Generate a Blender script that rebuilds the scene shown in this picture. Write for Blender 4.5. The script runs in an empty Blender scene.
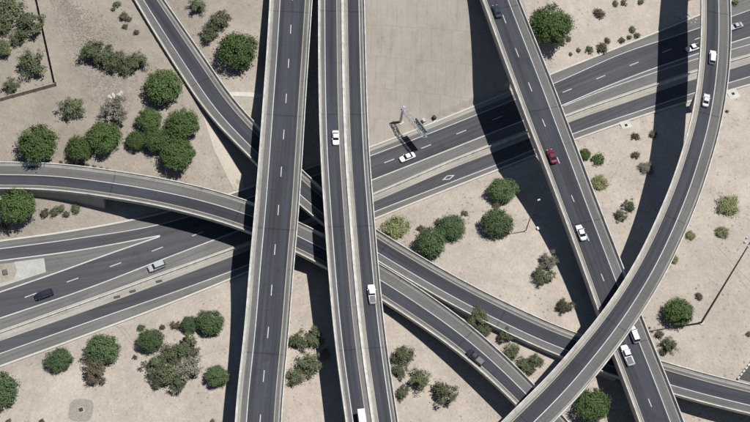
import bpy, math, random
import numpy as np
from mathutils import Vector, Matrix

# ------------------------------------------------------------------ camera, sky, sun, exposure
SC = bpy.context.scene
COL = SC.collection
CX, CY, FPX, HC = 375.0, 211.0, 1482.0, 360.1
NAD = (237.0, 1083.4)
_d = np.array([NAD[0]-CX, NAD[1]-CY, FPX]); _d /= np.linalg.norm(_d)
_Z = -_d
_X = np.array([1.0, 0, 0]) - _d[0]*_d; _X /= np.linalg.norm(_X)
_Y = np.cross(_Z, _X)
RW = np.array([_X, _Y, _Z])            # camera (right, down, forward) -> world
cd = bpy.data.cameras.new('camera')
cam = bpy.data.objects.new('camera', cd); COL.objects.link(cam)
cd.sensor_width = 36.0; cd.lens = FPX/750*36.0; cd.clip_start = 1; cd.clip_end = 20000
M = Matrix([[RW[i][0], -RW[i][1], -RW[i][2], (0, 0, HC)[i]] for i in range(3)] + [[0, 0, 0, 1]])
cam.matrix_world = M
SC.camera = cam

SUN_AZ, COTE = 0.223, 0.355
elev = math.atan(1/COTE)
w = bpy.data.worlds.new('World'); SC.world = w; w.use_nodes = True
nt = w.node_tree; bg = nt.nodes['Background']
sky = nt.nodes.new('ShaderNodeTexSky'); sky.sky_type = 'NISHITA'; sky.sun_disc = False
sky.sun_elevation = elev; sky.sun_rotation = math.pi/2 - SUN_AZ
sky.air_density = 1.0; sky.dust_density = 0.4; sky.ozone_density = 1.5
nt.links.new(sky.outputs[0], bg.inputs[0]); bg.inputs[1].default_value = 0.05
sl = bpy.data.lights.new('sun', 'SUN'); so = bpy.data.objects.new('sun', sl); COL.objects.link(so)
sl.energy = 4.8; sl.angle = math.radians(0.5); sl.color = (1.0, 0.97, 0.935)
sdv = Vector((math.cos(SUN_AZ)*COTE, math.sin(SUN_AZ)*COTE, 1.0))
so.rotation_euler = sdv.to_track_quat('Z', 'Y').to_euler()
so.location = (0, 200, 200)
SC.view_settings.view_transform = 'Standard'; SC.view_settings.look = 'None'
SC.view_settings.gamma = 1.0; SC.view_settings.use_curve_mapping = False
SC.view_settings.exposure = 0.25
SC.cycles.diffuse_bounces = 1

# ------------------------------------------------------------------ geometry helpers
def unproj(u, v, z):
    r = RW @ np.array([u-CX, v-CY, FPX]); t = (z-HC)/r[2]
    return np.array([r[0]*t, r[1]*t, z])
def proj(P):
    c = RW.T @ (np.asarray(P, float) - np.array([0, 0, HC]))
    return c[0]/c[2]*FPX+CX, c[1]/c[2]*FPX+CY

def link(o, parent=None):
    COL.objects.link(o)
    if parent is not None: o.parent = parent
    return o
def tag(o, label=None, cat=None, group=None, kind=None):
    if label: o['label'] = label
    if cat: o['category'] = cat
    if group: o['group'] = group
    if kind: o['kind'] = kind
    return o
def empty(name, loc, rz=0, **k):
    o = bpy.data.objects.new(name, None); link(o); o.location = [float(x) for x in loc]; o.rotation_euler = (0, 0, rz)
    o.empty_display_size = .5
    tag(o, **k); return o

class MB:
    def __init__(s): s.v = []; s.f = []; s.uv = []; s.mi = []
    def add(s, vs, fs, uvs=None, mi=0):
        b = len(s.v); s.v += [tuple(map(float, p)) for p in vs]
        for k, f in enumerate(fs):
            s.f.append([b+i for i in f]); s.mi.append(mi)
            s.uv.append([uvs[i] for i in f] if uvs is not None else [(0, 0)]*len(f))
    def box(s, c, d, rz=0, mi=0):
        x, y, z = d[0]/2, d[1]/2, d[2]/2; ca, sa = math.cos(rz), math.sin(rz)
        P = [(i*x, j*y, k*z) for k in (-1, 1) for j in (-1, 1) for i in (-1, 1)]
        s.add([(c[0]+p[0]*ca-p[1]*sa, c[1]+p[0]*sa+p[1]*ca, c[2]+p[2]) for p in P],
              [(0, 2, 3, 1), (4, 5, 7, 6), (0, 1, 5, 4), (2, 6, 7, 3), (0, 4, 6, 2), (1, 3, 7, 5)], mi=mi)
    def tube(s, a, b, r0, r1=None, n=8, mi=0):
        r1 = r0 if r1 is None else r1
        a = Vector(a); b = Vector(b); d = (b-a).normalized()
        u = d.orthogonal().normalized(); v = d.cross(u)
        P = []
        for c, r in ((a, r0), (b, r1)):
            for k in range(n):
                t = 2*math.pi*k/n; P.append(c+u*math.cos(t)*r+v*math.sin(t)*r)
        F = [(k, (k+1) % n, n+(k+1) % n, n+k) for k in range(n)]+[tuple(range(n-1, -1, -1)), tuple(range(n, 2*n))]
        s.add(P, F, mi=mi)
    def build(s, name, mat, parent=None, smooth=False):
        me = bpy.data.meshes.new(name); me.from_pydata(s.v, [], s.f)
        uvl = me.uv_layers.new(name='UVMap')
        flat = [c for f in s.uv for p in f for c in p]
        uvl.data.foreach_set('uv', flat)
        for m in (mat if isinstance(mat, (list, tuple)) else [mat]): me.materials.append(m)
        me.polygons.foreach_set('material_index', s.mi)
        if smooth: me.polygons.foreach_set('use_smooth', [True]*len(me.polygons))
        me.update()
        return link(bpy.data.objects.new(name, me), parent)

# ------------------------------------------------------------------ materials
def mat(name, col, rough=.85, metal=0.0, noise=None, bump=None, extra=None, spec=0.3, coords='Object'):
    """noise: list of (scale, amount, detail) multiplying the colour; bump: (scale, strength)"""
    m = bpy.data.materials.new(name); m.use_nodes = True; n = m.node_tree.nodes; l = m.node_tree.links
    b = n['Principled BSDF']; b.inputs['Roughness'].default_value = rough; b.inputs['Metallic'].default_value = metal
    b.inputs['Specular IOR Level'].default_value = spec
    tc = n.new('ShaderNodeTexCoord'); cur = None
    rgb = n.new('ShaderNodeRGB'); rgb.outputs[0].default_value = (*col, 1); cur = rgb.outputs[0]
    for (sc, am, det) in (noise or []):
        t = n.new('ShaderNodeTexNoise'); t.inputs['Scale'].default_value = sc; t.inputs['Detail'].default_value = det
        t.inputs['Roughness'].default_value = .62
        l.new(tc.outputs[coords], t.inputs['Vector'])
        mr = n.new('ShaderNodeMapRange'); mr.inputs[1].default_value = .25; mr.inputs[2].default_value = .75
        mr.inputs[3].default_value = 1-am; mr.inputs[4].default_value = 1+am
        l.new(t.outputs[0], mr.inputs[0])
        mx = n.new('ShaderNodeVectorMath'); mx.operation = 'SCALE'
        l.new(cur, mx.inputs[0]); l.new(mr.outputs[0], mx.inputs['Scale']); cur = mx.outputs[0]
    if extra: cur = extra(n, l, tc, cur)
    l.new(cur, b.inputs['Base Color'])
    if bump:
        t = n.new('ShaderNodeTexNoise'); t.inputs['Scale'].default_value = bump[0]; t.inputs['Detail'].default_value = 5
        l.new(tc.outputs[coords], t.inputs['Vector'])
        bp = n.new('ShaderNodeBump'); bp.inputs['Strength'].default_value = bump[1]; bp.inputs['Distance'].default_value = bump[2] if len(bump) > 2 else .1
        l.new(t.outputs[0], bp.inputs['Height']); l.new(bp.outputs[0], b.inputs['Normal'])
    return m

def stretched(u_sc, v_sc, sc, amt, lo=.3, hi=.7, det=4):
    """streaks running along a road: noise stretched in UV (u across, v along, metres)"""
    def f(n, l, tc, cur):
        mp = n.new('ShaderNodeMapping'); mp.inputs['Scale'].default_value = (u_sc, v_sc, 1)
        l.new(tc.outputs['UV'], mp.inputs[0])
        t = n.new('ShaderNodeTexNoise'); t.inputs['Scale'].default_value = sc; t.inputs['Detail'].default_value = det
        l.new(mp.outputs[0], t.inputs['Vector'])
        mr = n.new('ShaderNodeMapRange'); mr.inputs[1].default_value = lo; mr.inputs[2].default_value = hi
        mr.inputs[3].default_value = 1-amt; mr.inputs[4].default_value = 1+amt
        l.new(t.outputs[0], mr.inputs[0])
        mx = n.new('ShaderNodeVectorMath'); mx.operation = 'SCALE'
        l.new(cur, mx.inputs[0]); l.new(mr.outputs[0], mx.inputs['Scale']); return mx.outputs[0]
    return f
def joints(period, width, dark):
    """transverse joints along v"""
    def f(n, l, tc, cur):
        sp = n.new('ShaderNodeSeparateXYZ'); l.new(tc.outputs['UV'], sp.inputs[0])
        md = n.new('ShaderNodeMath'); md.operation = 'PINGPONG'; md.inputs[1].default_value = period/2
        l.new(sp.outputs[1], md.inputs[0])
        lt = n.new('ShaderNodeMath'); lt.operation = 'LESS_THAN'; lt.inputs[1].default_value = width
        l.new(md.outputs[0], lt.inputs[0])
        mr = n.new('ShaderNodeMapRange'); mr.inputs[3].default_value = 1; mr.inputs[4].default_value = dark
        l.new(lt.outputs[0], mr.inputs[0])
        mx = n.new('ShaderNodeVectorMath'); mx.operation = 'SCALE'
        l.new(cur, mx.inputs[0]); l.new(mr.outputs[0], mx.inputs['Scale']); return mx.outputs[0]
    return f
def chain(*fs):
    def f(n, l, tc, cur):
        for g in fs: cur = g(n, l, tc, cur)
        return cur
    return f

def blotch(scale, lo, hi, val, coords='Object', stretch=(1, 1, 1)):
    """patches (repairs, oil, sealed areas) where noise passes a threshold"""
    def f(n, l, tc, cur):
        mp = n.new('ShaderNodeMapping'); mp.inputs['Scale'].default_value = stretch; l.new(tc.outputs[coords], mp.inputs[0])
        t = n.new('ShaderNodeTexNoise'); t.inputs['Scale'].default_value = scale; t.inputs['Detail'].default_value = 5; t.inputs['Roughness'].default_value = .65
        l.new(mp.outputs[0], t.inputs['Vector'])
        mr = n.new('ShaderNodeMapRange'); mr.inputs[1].default_value = lo; mr.inputs[2].default_value = hi; mr.inputs[3].default_value = 1; mr.inputs[4].default_value = val
        l.new(t.outputs[0], mr.inputs[0])
        mx = n.new('ShaderNodeVectorMath'); mx.operation = 'SCALE'
        l.new(cur, mx.inputs[0]); l.new(mr.outputs[0], mx.inputs['Scale']); return mx.outputs[0]
    return f
ASPH = mat('asphalt_lane', (.038, .040, .048), .9, noise=[(.05, .12, 3), (3.0, .14, 3)], extra=chain(stretched(1.0, .012, 1.5, .26), stretched(1.0, .08, .5, .12), blotch(.12, .60, .64, .86), blotch(1.0, .62, .72, 1.18, 'UV', (.5, .12, 1)), joints(12.2, .10, .88), joints(36.6, .20, .72)))
ASPH_F = mat('asphalt_freeway', (.057, .058, .064), .9, noise=[(.04, .14, 3), (2.5, .12, 3)], extra=chain(stretched(1.0, .012, 1.1, .24), stretched(1.0, .06, .4, .10), blotch(.10, .60, .63, .88), blotch(1.0, .62, .72, 1.15, 'UV', (.4, .08, 1))))
SHLD = mat('asphalt_shoulder', (.107, .105, .102), .92, noise=[(.05, .16, 4), (2.0, .14, 4)], extra=chain(stretched(1.0, .03, 1.5, .16), blotch(.2, .55, .7, .86), joints(12.2, .10, .85), joints(36.6, .20, .75)))
SHLD_F = mat('freeway_shoulder', (.122, .119, .113), .92, noise=[(.05, .16, 4), (2.0, .14, 4)], extra=chain(stretched(1.0, .03, 1.5, .20), blotch(.15, .55, .7, .84)))
GUTT = mat('gutter_concrete', (.25, .24, .215), .9, noise=[(.1, .14, 4), (2.0, .12, 4)], extra=chain(stretched(1.5, .05, 1.5, .22), blotch(.3, .5, .7, .8), joints(12.2, .1, .8)))
BARR = mat('barrier_concrete', (.47, .455, .41), .85, noise=[(.15, .14, 4), (2.5, .14, 4)], extra=chain(stretched(.5, .6, 1.0, .2), blotch(.35, .54, .66, .87), joints(6.1, .08, .72)))
DECK = mat('deck_concrete', (.36, .33, .29), .9, noise=[(.1, .12, 4), (1.5, .12, 4)])
WALLC = mat('retaining_concrete', (.30, .275, .24), .9, noise=[(.2, .12, 4), (1.5, .12, 4)])
PAINT = mat('white_paint', (.41, .41, .40), .7, noise=[(1.2, .18, 4), (.1, .1, 2)])
YELL = mat('yellow_paint', (.29, .265, .205), .7, noise=[(1.2, .18, 4), (.1, .1, 2)])
BAND = mat('median_concrete', (.27, .255, .225), .9, noise=[(.1, .12, 4), (1.8, .12, 4)], extra=stretched(1.2, .04, 1.6, .2))
PADC = mat('pale_concrete', (.42, .41, .37), .85, noise=[(.3, .12, 4), (2.0, .10, 4)])

def ground_extra(n, l, tc, cur):
    # darker brown soil zone north-west of the ramps, patches of soil colour, pebbles
    sp = n.new('ShaderNodeSeparateXYZ'); l.new(tc.outputs['Object'], sp.inputs[0])
    a = n.new('ShaderNodeMath'); a.operation = 'MULTIPLY'; a.inputs[1].default_value = -1.0; l.new(sp.outputs[0], a.inputs[0])
    b = n.new('ShaderNodeMath'); b.operation = 'MULTIPLY'; b.inputs[1].default_value = 0.75; l.new(sp.outputs[1], b.inputs[0])
    s = n.new('ShaderNodeMath'); s.operation = 'ADD'; l.new(a.outputs[0], s.inputs[0]); l.new(b.outputs[0], s.inputs[1])
    nz = n.new('ShaderNodeTexNoise'); nz.inputs['Scale'].default_value = .03; nz.inputs['Detail'].default_value = 5
    l.new(tc.outputs['Object'], nz.inputs['Vector'])
    k = n.new('ShaderNodeMath'); k.operation = 'MULTIPLY_ADD'; k.inputs[1].default_value = 70; l.new(nz.outputs[0], k.inputs[0]); l.new(s.outputs[0], k.inputs[2])
    mr = n.new('ShaderNodeMapRange'); mr.inputs[1].default_value = 195; mr.inputs[2].default_value = 262; l.new(k.outputs[0], mr.inputs[0])
    mx = n.new('ShaderNodeMix'); mx.data_type = 'RGBA'; l.new(mr.outputs[0], mx.inputs[0]); l.new(cur, mx.inputs[6])
    br = n.new('ShaderNodeVectorMath'); br.operation = 'MULTIPLY'; l.new(cur, br.inputs[0]); br.inputs[1].default_value = (.70, .705, .68)
    l.new(br.outputs[0], mx.inputs[7]); cur = mx.outputs[2]
    # pinkish / greyish gravel variation
    n2 = n.new('ShaderNodeTexNoise'); n2.inputs['Scale'].default_value = .09; n2.inputs['Detail'].default_value = 6; n2.inputs['Roughness'].default_value = .7
    l.new(tc.outputs['Object'], n2.inputs['Vector'])
    r2 = n.new('ShaderNodeMapRange'); r2.inputs[1].default_value = .4; r2.inputs[2].default_value = .68; l.new(n2.outputs[0], r2.inputs[0])
    m2 = n.new('ShaderNodeMix'); m2.data_type = 'RGBA'; l.new(r2.outputs[0], m2.inputs[0]); l.new(cur, m2.inputs[6])
    b2 = n.new('ShaderNodeVectorMath'); b2.operation = 'MULTIPLY'; l.new(cur, b2.inputs[0]); b2.inputs[1].default_value = (.88, .87, .865)
    l.new(b2.outputs[0], m2.inputs[7]); cur = m2.outputs[2]
    # pebbles and bits of dead brush
    v = n.new('ShaderNodeTexVoronoi'); v.inputs['Scale'].default_value = .55; l.new(tc.outputs['Object'], v.inputs['Vector'])
    r3 = n.new('ShaderNodeMapRange'); r3.inputs[1].default_value = .10; r3.inputs[2].default_value = .24; r3.inputs[3].default_value = .62; r3.inputs[4].default_value = 1
    l.new(v.outputs['Distance'], r3.inputs[0])
    n4 = n.new('ShaderNodeTexNoise'); n4.inputs['Scale'].default_value = .06; n4.inputs['Detail'].default_value = 3; l.new(tc.outputs['Object'], n4.inputs['Vector'])
    r4 = n.new('ShaderNodeMapRange'); r4.inputs[1].default_value = .42; r4.inputs[2].default_value = .55; l.new(n4.outputs[0], r4.inputs[0])
    m3 = n.new('ShaderNodeMix'); m3.data_type = 'FLOAT'; l.new(r4.outputs[0], m3.inputs[0]); m3.inputs[2].default_value = 1; l.new(r3.outputs[0], m3.inputs[3])
    sc3 = n.new('ShaderNodeVectorMath'); sc3.operation = 'SCALE'; l.new(cur, sc3.inputs[0]); l.new(m3.outputs[0], sc3.inputs['Scale'])
    return sc3.outputs[0]
SAND = mat('desert_soil', (.366, .324, .276), .95, noise=[(.02, .10, 3), (.10, .13, 5), (.5, .10, 6), (2.2, .16, 5)], bump=(1.1, .9, .3), extra=ground_extra, spec=.1)

def paving_extra(n, l, tc, cur):
    br = n.new('ShaderNodeTexBrick'); br.inputs['Scale'].default_value = 1; br.inputs['Brick Width'].default_value = 3.0
    br.inputs['Row Height'].default_value = 9.0; br.inputs['Mortar Size'].default_value = .13; br.offset = .5; br.inputs['Mortar Smooth'].default_value = .6
    br.inputs['Color1'].default_value = (1.015, 1.015, 1.015, 1); br.inputs['Color2'].default_value = (.975, .975, .975, 1); br.inputs['Mortar'].default_value = (.88, .87, .855, 1)
    l.new(tc.outputs['Object'], br.inputs['Vector'])
    m = n.new('ShaderNodeVectorMath'); m.operation = 'MULTIPLY'; l.new(cur, m.inputs[0]); l.new(br.outputs[0], m.inputs[1]); return blotch(.5, .5, .75, .82, 'Object', (1.0, .25, 1))(n, l, tc, blotch(.09, .45, .6, .94)(n, l, tc, m.outputs[0]))
PAVE = mat('slope_paving', (.295, .265, .230), .95, noise=[(.04, .06, 4), (.4, .06, 5), (2.0, .06, 4)], bump=(1.2, .4, .1), extra=paving_extra, spec=.1)

# ------------------------------------------------------------------ road layout (surveyed edges)
DK = dict(
 A=dict(L=[(269.5,0),(266.9,45.7),(262.9,100),(258.4,160),(253.8,217),(249.6,262),(245.2,318),(240.2,365),(236.9,392),(234.8,422)],
        R=[(312.5,0),(309.3,45),(305.6,105),(299,213),(290,315),(285.9,365),(282.3,422)], h=lambda x, y: 14.8),
 B=dict(L=[(318.2,0),(318.3,60),(319,110),(321,165),(324.2,215),(328.2,270),(332.6,320),(336.5,355),(341.3,390),(345.8,422)],
        R=[(364.8,0),(366.4,60),(367.6,105),(370.2,160),(374,205),(378.5,262),(383.5,315),(388,345),(393.4,390),(398.5,422)], h=lambda x, y: 14.8),
 C=dict(L=[(-30,161),(0,161.5),(53,162.6),(107,169),(155,176.5),(200,186),(247,199.7),(297,220.5),(311,227.5),(345,244),(380,263.3),(410.7,282),(440,302),(466.7,321.5),(485.3,337),(534.7,384),(575,428)],
        R=[(-30,188.5),(0,188.7),(53,190),(107,197),(160,206),(200,216),(244,231.3),(296,250),(326.7,267.3),(384,302.6),(413.3,320.7),(440,339),(488,376.7),(514.7,403),(540,430)], h=lambda x, y: 7.4),
 D=dict(L=[(482.7,0),(499,45),(515.7,90),(530.8,130),(545,166),(560,206),(574.3,244),(586,276),(597.5,308.7),(614,354),(626,385),(639.5,422)],
        R=[(520,0),(538,45),(557,90),(571,130),(585.5,168),(602.5,213),(622.5,263),(641.5,312.7),(662,363),(685,422)],
        h=lambda x, y: float(np.interp(y, [0, 130, 206, 308, 422], [19, 18, 16.2, 14.3, 12.6]))),
 E=dict(L=[(701.5,0),(701,40),(698,78),(694,105),(689,128),(684,144),(676,170),(657,217),(635,262),(608.5,303),(586,332),(563.5,358),(549,375),(526,397),(501.4,421.5)],
        R=[(731.3,0),(732.5,38),(731,62),(728,83),(722,120),(714.7,150),(706,179),(694,213),(680,245),(663,278),(641,312.7),(614,354),(588,386),(562,414),(548,428)], h=lambda x, y: 21.4),
 G=dict(L=[(150,-22),(165,0),(205.5,58),(238,104),(270,137),(310,177),(343,205),(376,228.7),(413.3,251.3),(466.7,282),(522.6,309.7),(546.7,321),(575.6,332),(615,345.5),(660.7,360),(699.3,371.3),(750,384),(800,395.5)],
        R=[(120,-25),(134.7,0),(170.3,59),(181,76),(200,103.5),(228,135),(257,163.5),(306.7,211),(345,240),(381,262),(410,280.5),(439,297.5),(468.7,313),(493.3,325.5),(520,338.5),(557.3,354.5),(610,374),(672,394),(749,413),(800,425)],
        h=lambda x, y: float(np.interp(x, [150, 300, 400, 600], [8.3, 8.2, 7.8, 7.2]))),
)
PAR = 0.95
def cr(P, n):
    """Catmull-Rom through world points, n samples per span"""
    P = np.array(P); out = []
    Q = np.vstack([2*P[0]-P[1], P, 2*P[-1]-P[-2]])
    for i in range(1, len(Q)-2):
        p0, p1, p2, p3 = Q[i-1], Q[i], Q[i+1], Q[i+2]
        d0 = max(np.linalg.norm(p1-p0), 1e-6)**.5; d1 = max(np.linalg.norm(p2-p1), 1e-6)**.5; d2 = max(np.linalg.norm(p3-p2), 1e-6)**.5
        m1 = (p1-p0)/d0**2*1.0; m2 = (p3-p2)/d2**2
        dd = d1**2
        m1 = ((p1-p0)/d0**2*dd + (p2-p1)/dd*d0**2)/(d0**2+dd)
        m2 = ((p2-p1)/dd*d2**2 + (p3-p2)/d2**2*dd)/(dd+d2**2)
        for k in range(n):
            t = k/n; a = 2*t**3-3*t*t+1; b = t**3-2*t*t+t; c = -2*t**3+3*t*t; e = t**3-t*t
            out.append(a*p1+b*m1*dd+c*p2+e*m2*dd)
    out.append(P[-1]); return np.array(out)
def resample(P, step):
    d = np.r_[0, np.cumsum(np.linalg.norm(np.diff(P, axis=0), axis=1))]
    n = max(2, int(d[-1]/step)+1); s = np.linspace(0, d[-1], n)
    return np.array([[np.interp(t, d, P[:, k]) for k in range(P.shape[1])] for t in s]), s
def extend(P, m0, m1):
    a = P[0]+(P[0]-P[3])/np.linalg.norm(P[0]-P[3])*m0; b = P[-1]+(P[-1]-P[-4])/np.linalg.norm(P[-1]-P[-4])*m1
    return np.vstack([a, P, b])
def smooth(a, k=5, it=3):
    a = np.array(a, float)
    for _ in range(it):
        p = np.pad(a, [(k//2, k//2)]+[(0, 0)]*(a.ndim-1), mode='edge'); 
        c = sum(p[i:i+len(a)] for i in range(k))/k
        if a.ndim > 1: c[0], c[-1] = a[0], a[-1]
        a = c
    return a
for key, d in DK.items():
    WL = extend(cr([unproj(x, y, d['h'](x, y)+PAR) for x, y in d['L']], 12), 70, 70)
    WR = extend(cr([unproj(x, y, d['h'](x, y)+PAR) for x, y in d['R']], 12), 110, 110)
    L, s = resample(WL, 2.5)
    L = smooth(L, 5, 2)
    R, _ = resample(WR, .5)
    T = np.gradient(L, axis=0); T[:, 2] = 0; T /= np.linalg.norm(T, axis=1)[:, None]; T = smooth(T, 7, 2); T /= np.linalg.norm(T, axis=1)[:, None]
    side = np.sign(np.cross(T[len(T)//2][:2], (R[len(R)//2]-L[len(L)//2])[:2]))
    N = np.stack([-T[:, 1]*side, T[:, 0]*side, 0*T[:, 0]], 1)
    W = []
    for i in range(len(L)):
        dv = R-L[i]; al = np.abs(dv@T[i]); lat = dv@N[i]
        al = np.where((lat > 4) & (lat < 25), al, 1e3); j = int(np.argmin(al)); W.append(lat[j] if al[j] < 2 else np.nan)
    W = np.array(W); ok = ~np.isnan(W); W = np.interp(np.arange(len(W)), np.arange(len(W))[ok], W[ok]); W = smooth(W, 9, 4)
    d.update(st=L, T=T, N=N, W=W, s=s)

def cross(d, pts, i):
    """lateral metres (callable on width) and z relative to barrier top -> world"""
    return [d['st'][i]+d['N'][i]*a+np.array([0, 0, z]) for a, z in pts]
def loft(d, prof, i0=0, i1=None, closed=False, s_off=0):
    """prof(w) -> list of (lateral, z)"""
    mb = MB(); i1 = len(d['st']) if i1 is None else i1
    V = []; UV = []; k = None
    for i in range(i0, i1):
        pr = prof(d['W'][i]); k = len(pr)
        P = cross(d, pr, i); V += P; acc = 0
        for j, q in enumerate(pr):
            UV.append((q[0] + (0 if closed is False else 0) + abs(q[1]), d['s'][i]))
    F = []
    for r in range(i1-i0-1):
        for j in range(k if closed else k-1):
            a = r*k+j; b = r*k+(j+1) % k; F.append((a, b, b+k, a+k))
    if closed: F += [tuple(range(k)), tuple(range((i1-i0-1)*k, (i1-i0)*k))[::-1]]
    mb.add(V, F, UV); return mb
def at_s(d, s, lat, z):
    i = np.interp(s, d['s'], np.arange(len(d['s']))); k = int(min(max(i, 0), len(d['s'])-2)); t = i-k
    P = d['st'][k]*(1-t)+d['st'][k+1]*t; N = d['N'][k]*(1-t)+d['N'][k+1]*t; Wd = d['W'][k]*(1-t)+d['W'][k+1]*t
    return P+N*(lat*Wd)+np.array([0, 0, z]), d['T'][k], N, Wd
def locate(d, px, py):
    """station nearest to a picture point lying on the deck"""
    best = None
    for i in range(len(d['s'])):
        c = d['st'][i]+d['N'][i]*d['W'][i]/2-np.array([0, 0, PAR]); q = proj(c); e = (q[0]-px)**2+(q[1]-py)**2
        if best is None or e < best[0]: best = (e, i)
    i = best[1]; z = d['st'][i][2]-PAR; P = unproj(px, py, z)
    s = d['s'][i]+(P-d['st'][i])@d['T'][i]; lat = (P-d['st'][i])@d['N'][i]
    return s, lat, z, P, d['T'][i]

# ------------------------------------------------------------------ freeway lines (picture -> ground plane)
FL = dict(
 curbN=[(-60,250.5),(0,242),(66.7,232.7),(133,220.7),(210,201),(290,175),(370.7,147.7),(477,106),(550,75.5),(603,54.5),(656,33.5),(699,16),(733,2),(750,-4),(830,-34)],
 N1=[(-60,256),(0,248.7),(80,238),(157,225),(220,207),(290,184),(370.7,155.7),(480,113.5),(555,83),(630,50.7),(666,39),(699,28),(733,16),(750,10),(830,-18)],
 W2=[(-60,338.5),(0,318.2),(83,290),(180,252.7),(233,232.7),(374.7,179),(459.6,145.6),(488,134.3),(564,104.5),(603,88),(640,73.5),(695,54.6),(734,41.9),(750,37),(830,12)],
 W3=[(564,106),(603,90.5),(640,77.5),(695,59.4),(734,48.9),(750,44.5),(830,22)],
 bU=[(-60,351.5),(0,330.6),(99.5,295),(180,266),(233,247),(370,194.5),(459.6,156.3),(500,140.5),(576.7,110.7),(656.7,82.7),(696.7,69.5),(732,59),(750,54),(830,32)],
 bL=[(-60,361.5),(0,340.6),(99.5,305.8),(180,275.8),(233,256),(370,203),(459.6,165),(500,149.5),(576,119.5),(640,97.5),(695,79),(734,68),(750,63.3),(830,42)],
 S2=[(-60,375),(0,353.6),(100,318),(180,290),(233,270.5),(374.7,211.7),(459.6,179),(498.7,164),(574,133.5),(652,106.8),(695,92.6),(734,81.3),(750,76.5),(830,55)],
 curbS=[(-60,387),(0,365.5),(100,329),(180,298.5),(232,277.5),(376,217.5),(501,167.7),(576,138.5),(652,112),(695,99),(732,89),(750,84),(830,62)],
 Hlow=[(-60,268.5),(0,260.7),(80,250),(161,235.3)],
 Fup=[(-60,312),(0,292),(60,271.5),(110,253.5),(161,236)],
)
def py_at(name, x):
    P = FL[name]; xs = [p[0] for p in P]; ys = [p[1] for p in P]
    m = np.gradient(ys, xs); i = int(np.clip(np.searchsorted(xs, x)-1, 0, len(xs)-2))
    if x < xs[0]: return ys[0]+m[0]*(x-xs[0])
    if x > xs[-1]: return ys[-1]+m[-1]*(x-xs[-1])
    h = xs[i+1]-xs[i]; t = (x-xs[i])/h
    return (2*t**3-3*t*t+1)*ys[i]+(t**3-2*t*t+t)*h*m[i]+(3*t*t-2*t**3)*ys[i+1]+(t**3-t*t)*h*m[i+1]
def fline(name, z=0.0, x0=-260, x1=1010, step=6):
    X = np.arange(x0, x1+.1, step); P = np.array([unproj(x, py_at(name, x), z) for x in X])
    return X, P
def fstrip(n0, n1, z, x0=-260, x1=1010, f0=0.0, f1=1.0, off0=0.0, off1=0.0, zf=None):
    """strip between two freeway lines; offsets in metres towards the image bottom"""
    X = np.arange(x0, x1+.1, 6); mb = MB(); V = []; UV = []; s = 0; prev = None
    for x in X:
        a = unproj(x, py_at(n0, x), z); b = unproj(x, py_at(n1, x), z)
        q = a+(b-a)*f0; r = a+(b-a)*f1
        q = q+np.array([0, -off0, 0]); r = r+np.array([0, -off1, 0])
        if prev is not None: s += np.linalg.norm(q-prev)
        prev = q; V += [q, r]; UV += [(0, s), (np.linalg.norm(r-q), s)]
    mb.add(V, [(2*i, 2*i+1, 2*i+3, 2*i+2) for i in range(len(X)-1)], UV); return mb
def struct(o): o['kind'] = 'structure'; return o

# ------------------------------------------------------------------ ground
GP = [(-80,-60,9),(0,0,8),(100,0,8),(230,0,10),(0,100,7.5),(100,100,7.5),(200,100,7.6),(262,112,7.5),(240,60,8.5),(0,155,7.2),(100,150,7.2),
 (240,176,1.6),(226,150,3.4),(213,129,5.4),(200,150,6.8),(215,165,5),(232,188,3),(248,165,1.2),(-60,195,6.3),(0,197,5.8),(42,197,4.8),(85,205,3),(20,215,3),(60,220,1.6),(100,212,1.8),(133,218,.4),(0,235,.6),(-60,240,.6),
 (160,200,1.5),(200,205,1),
 (300,-40,11),(300,30,9),(300,110,5),(305,150,3),(365,0,13.5),(420,0,13.5),(470,0,14),(420,-60,16),(365,66,6.8),(420,60,7),(470,50,8),(365,130,1),(478,96,2),(420,108,1.5),(520,-20,15),
 (570,0,4),(600,35,1),(650,0,1),(565,60,.8),(690,0,.8),(640,30,.3),(750,-40,1),(610,0,2),
 (232,300,3),(231,339,4.6),(229,392,5.8),(0,385,2),(100,350,2.2),(150,332,2.2),(0,422,4.5),(100,422,5),(180,380,4.6),(-60,460,5.5),(226,430,5.8),(290,285,2),(312,317,3.5),(320,387,4.8),(300,422,5),
 (370,300,5),(386,316,4.5),(413,336,3.2),(437,359,1.2),(467,388,.2),(493,423,-.4),(420,400,1.2),(400,460,1),
 (380,217,.6),(400,227,3.5),(413,246,6.3),(466,275,6.9),(522,303,7.1),(560,318,7.0),(501,175,.8),(517,196,2.6),(531,212,4.5),(546,237,6),(560,270,6.8),(577,302,7.3),
 (480,220,3.5),(440,212,2.5),(450,250,5.8),(590,150,.9),(612,180,2),(640,150,1.2),(650,163,2),(637,217,5),(620,257,6.6),(600,215,3.8),
 (720,130,.6),(750,110,.6),(688,110,.4),(730,200,3),(750,250,4.5),(701,323,5.5),(660,300,6.6),(660,345,6.5),(700,362,6.2),(750,376,6.0),(700,270,4.6),(820,330,5.5),
 (480,325,6.3),(520,352,6.2),(540,366,6.0),(456,306,6.4),(575,345,5.5),(570,400,4),(599,374,5),(590,362,5.6),(602,398,3.4),(611,420,2.6),(560,416,3.4),
 (690,412,.2),(750,424,0),(720,440,0),(650,460,0)]
GPW = np.array([unproj(*g) for g in GP])
inner = np.arange(-150, 206, 1.6); iy = np.arange(115, 345, 1.6)
def axis(a):
    g = []; x = 4.0; t = 0
    while t < 5000: t += x; g.append(t); x *= 1.45
    g = np.array(g); return np.r_[a[0]-g[::-1], a, a[-1]+g]
GX, GY = axis(inner), axis(iy)
XX, YY = np.meshgrid(GX, GY)
_n = len(GPW); _phi = lambda r2: -np.sqrt(r2+50.0)
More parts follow.
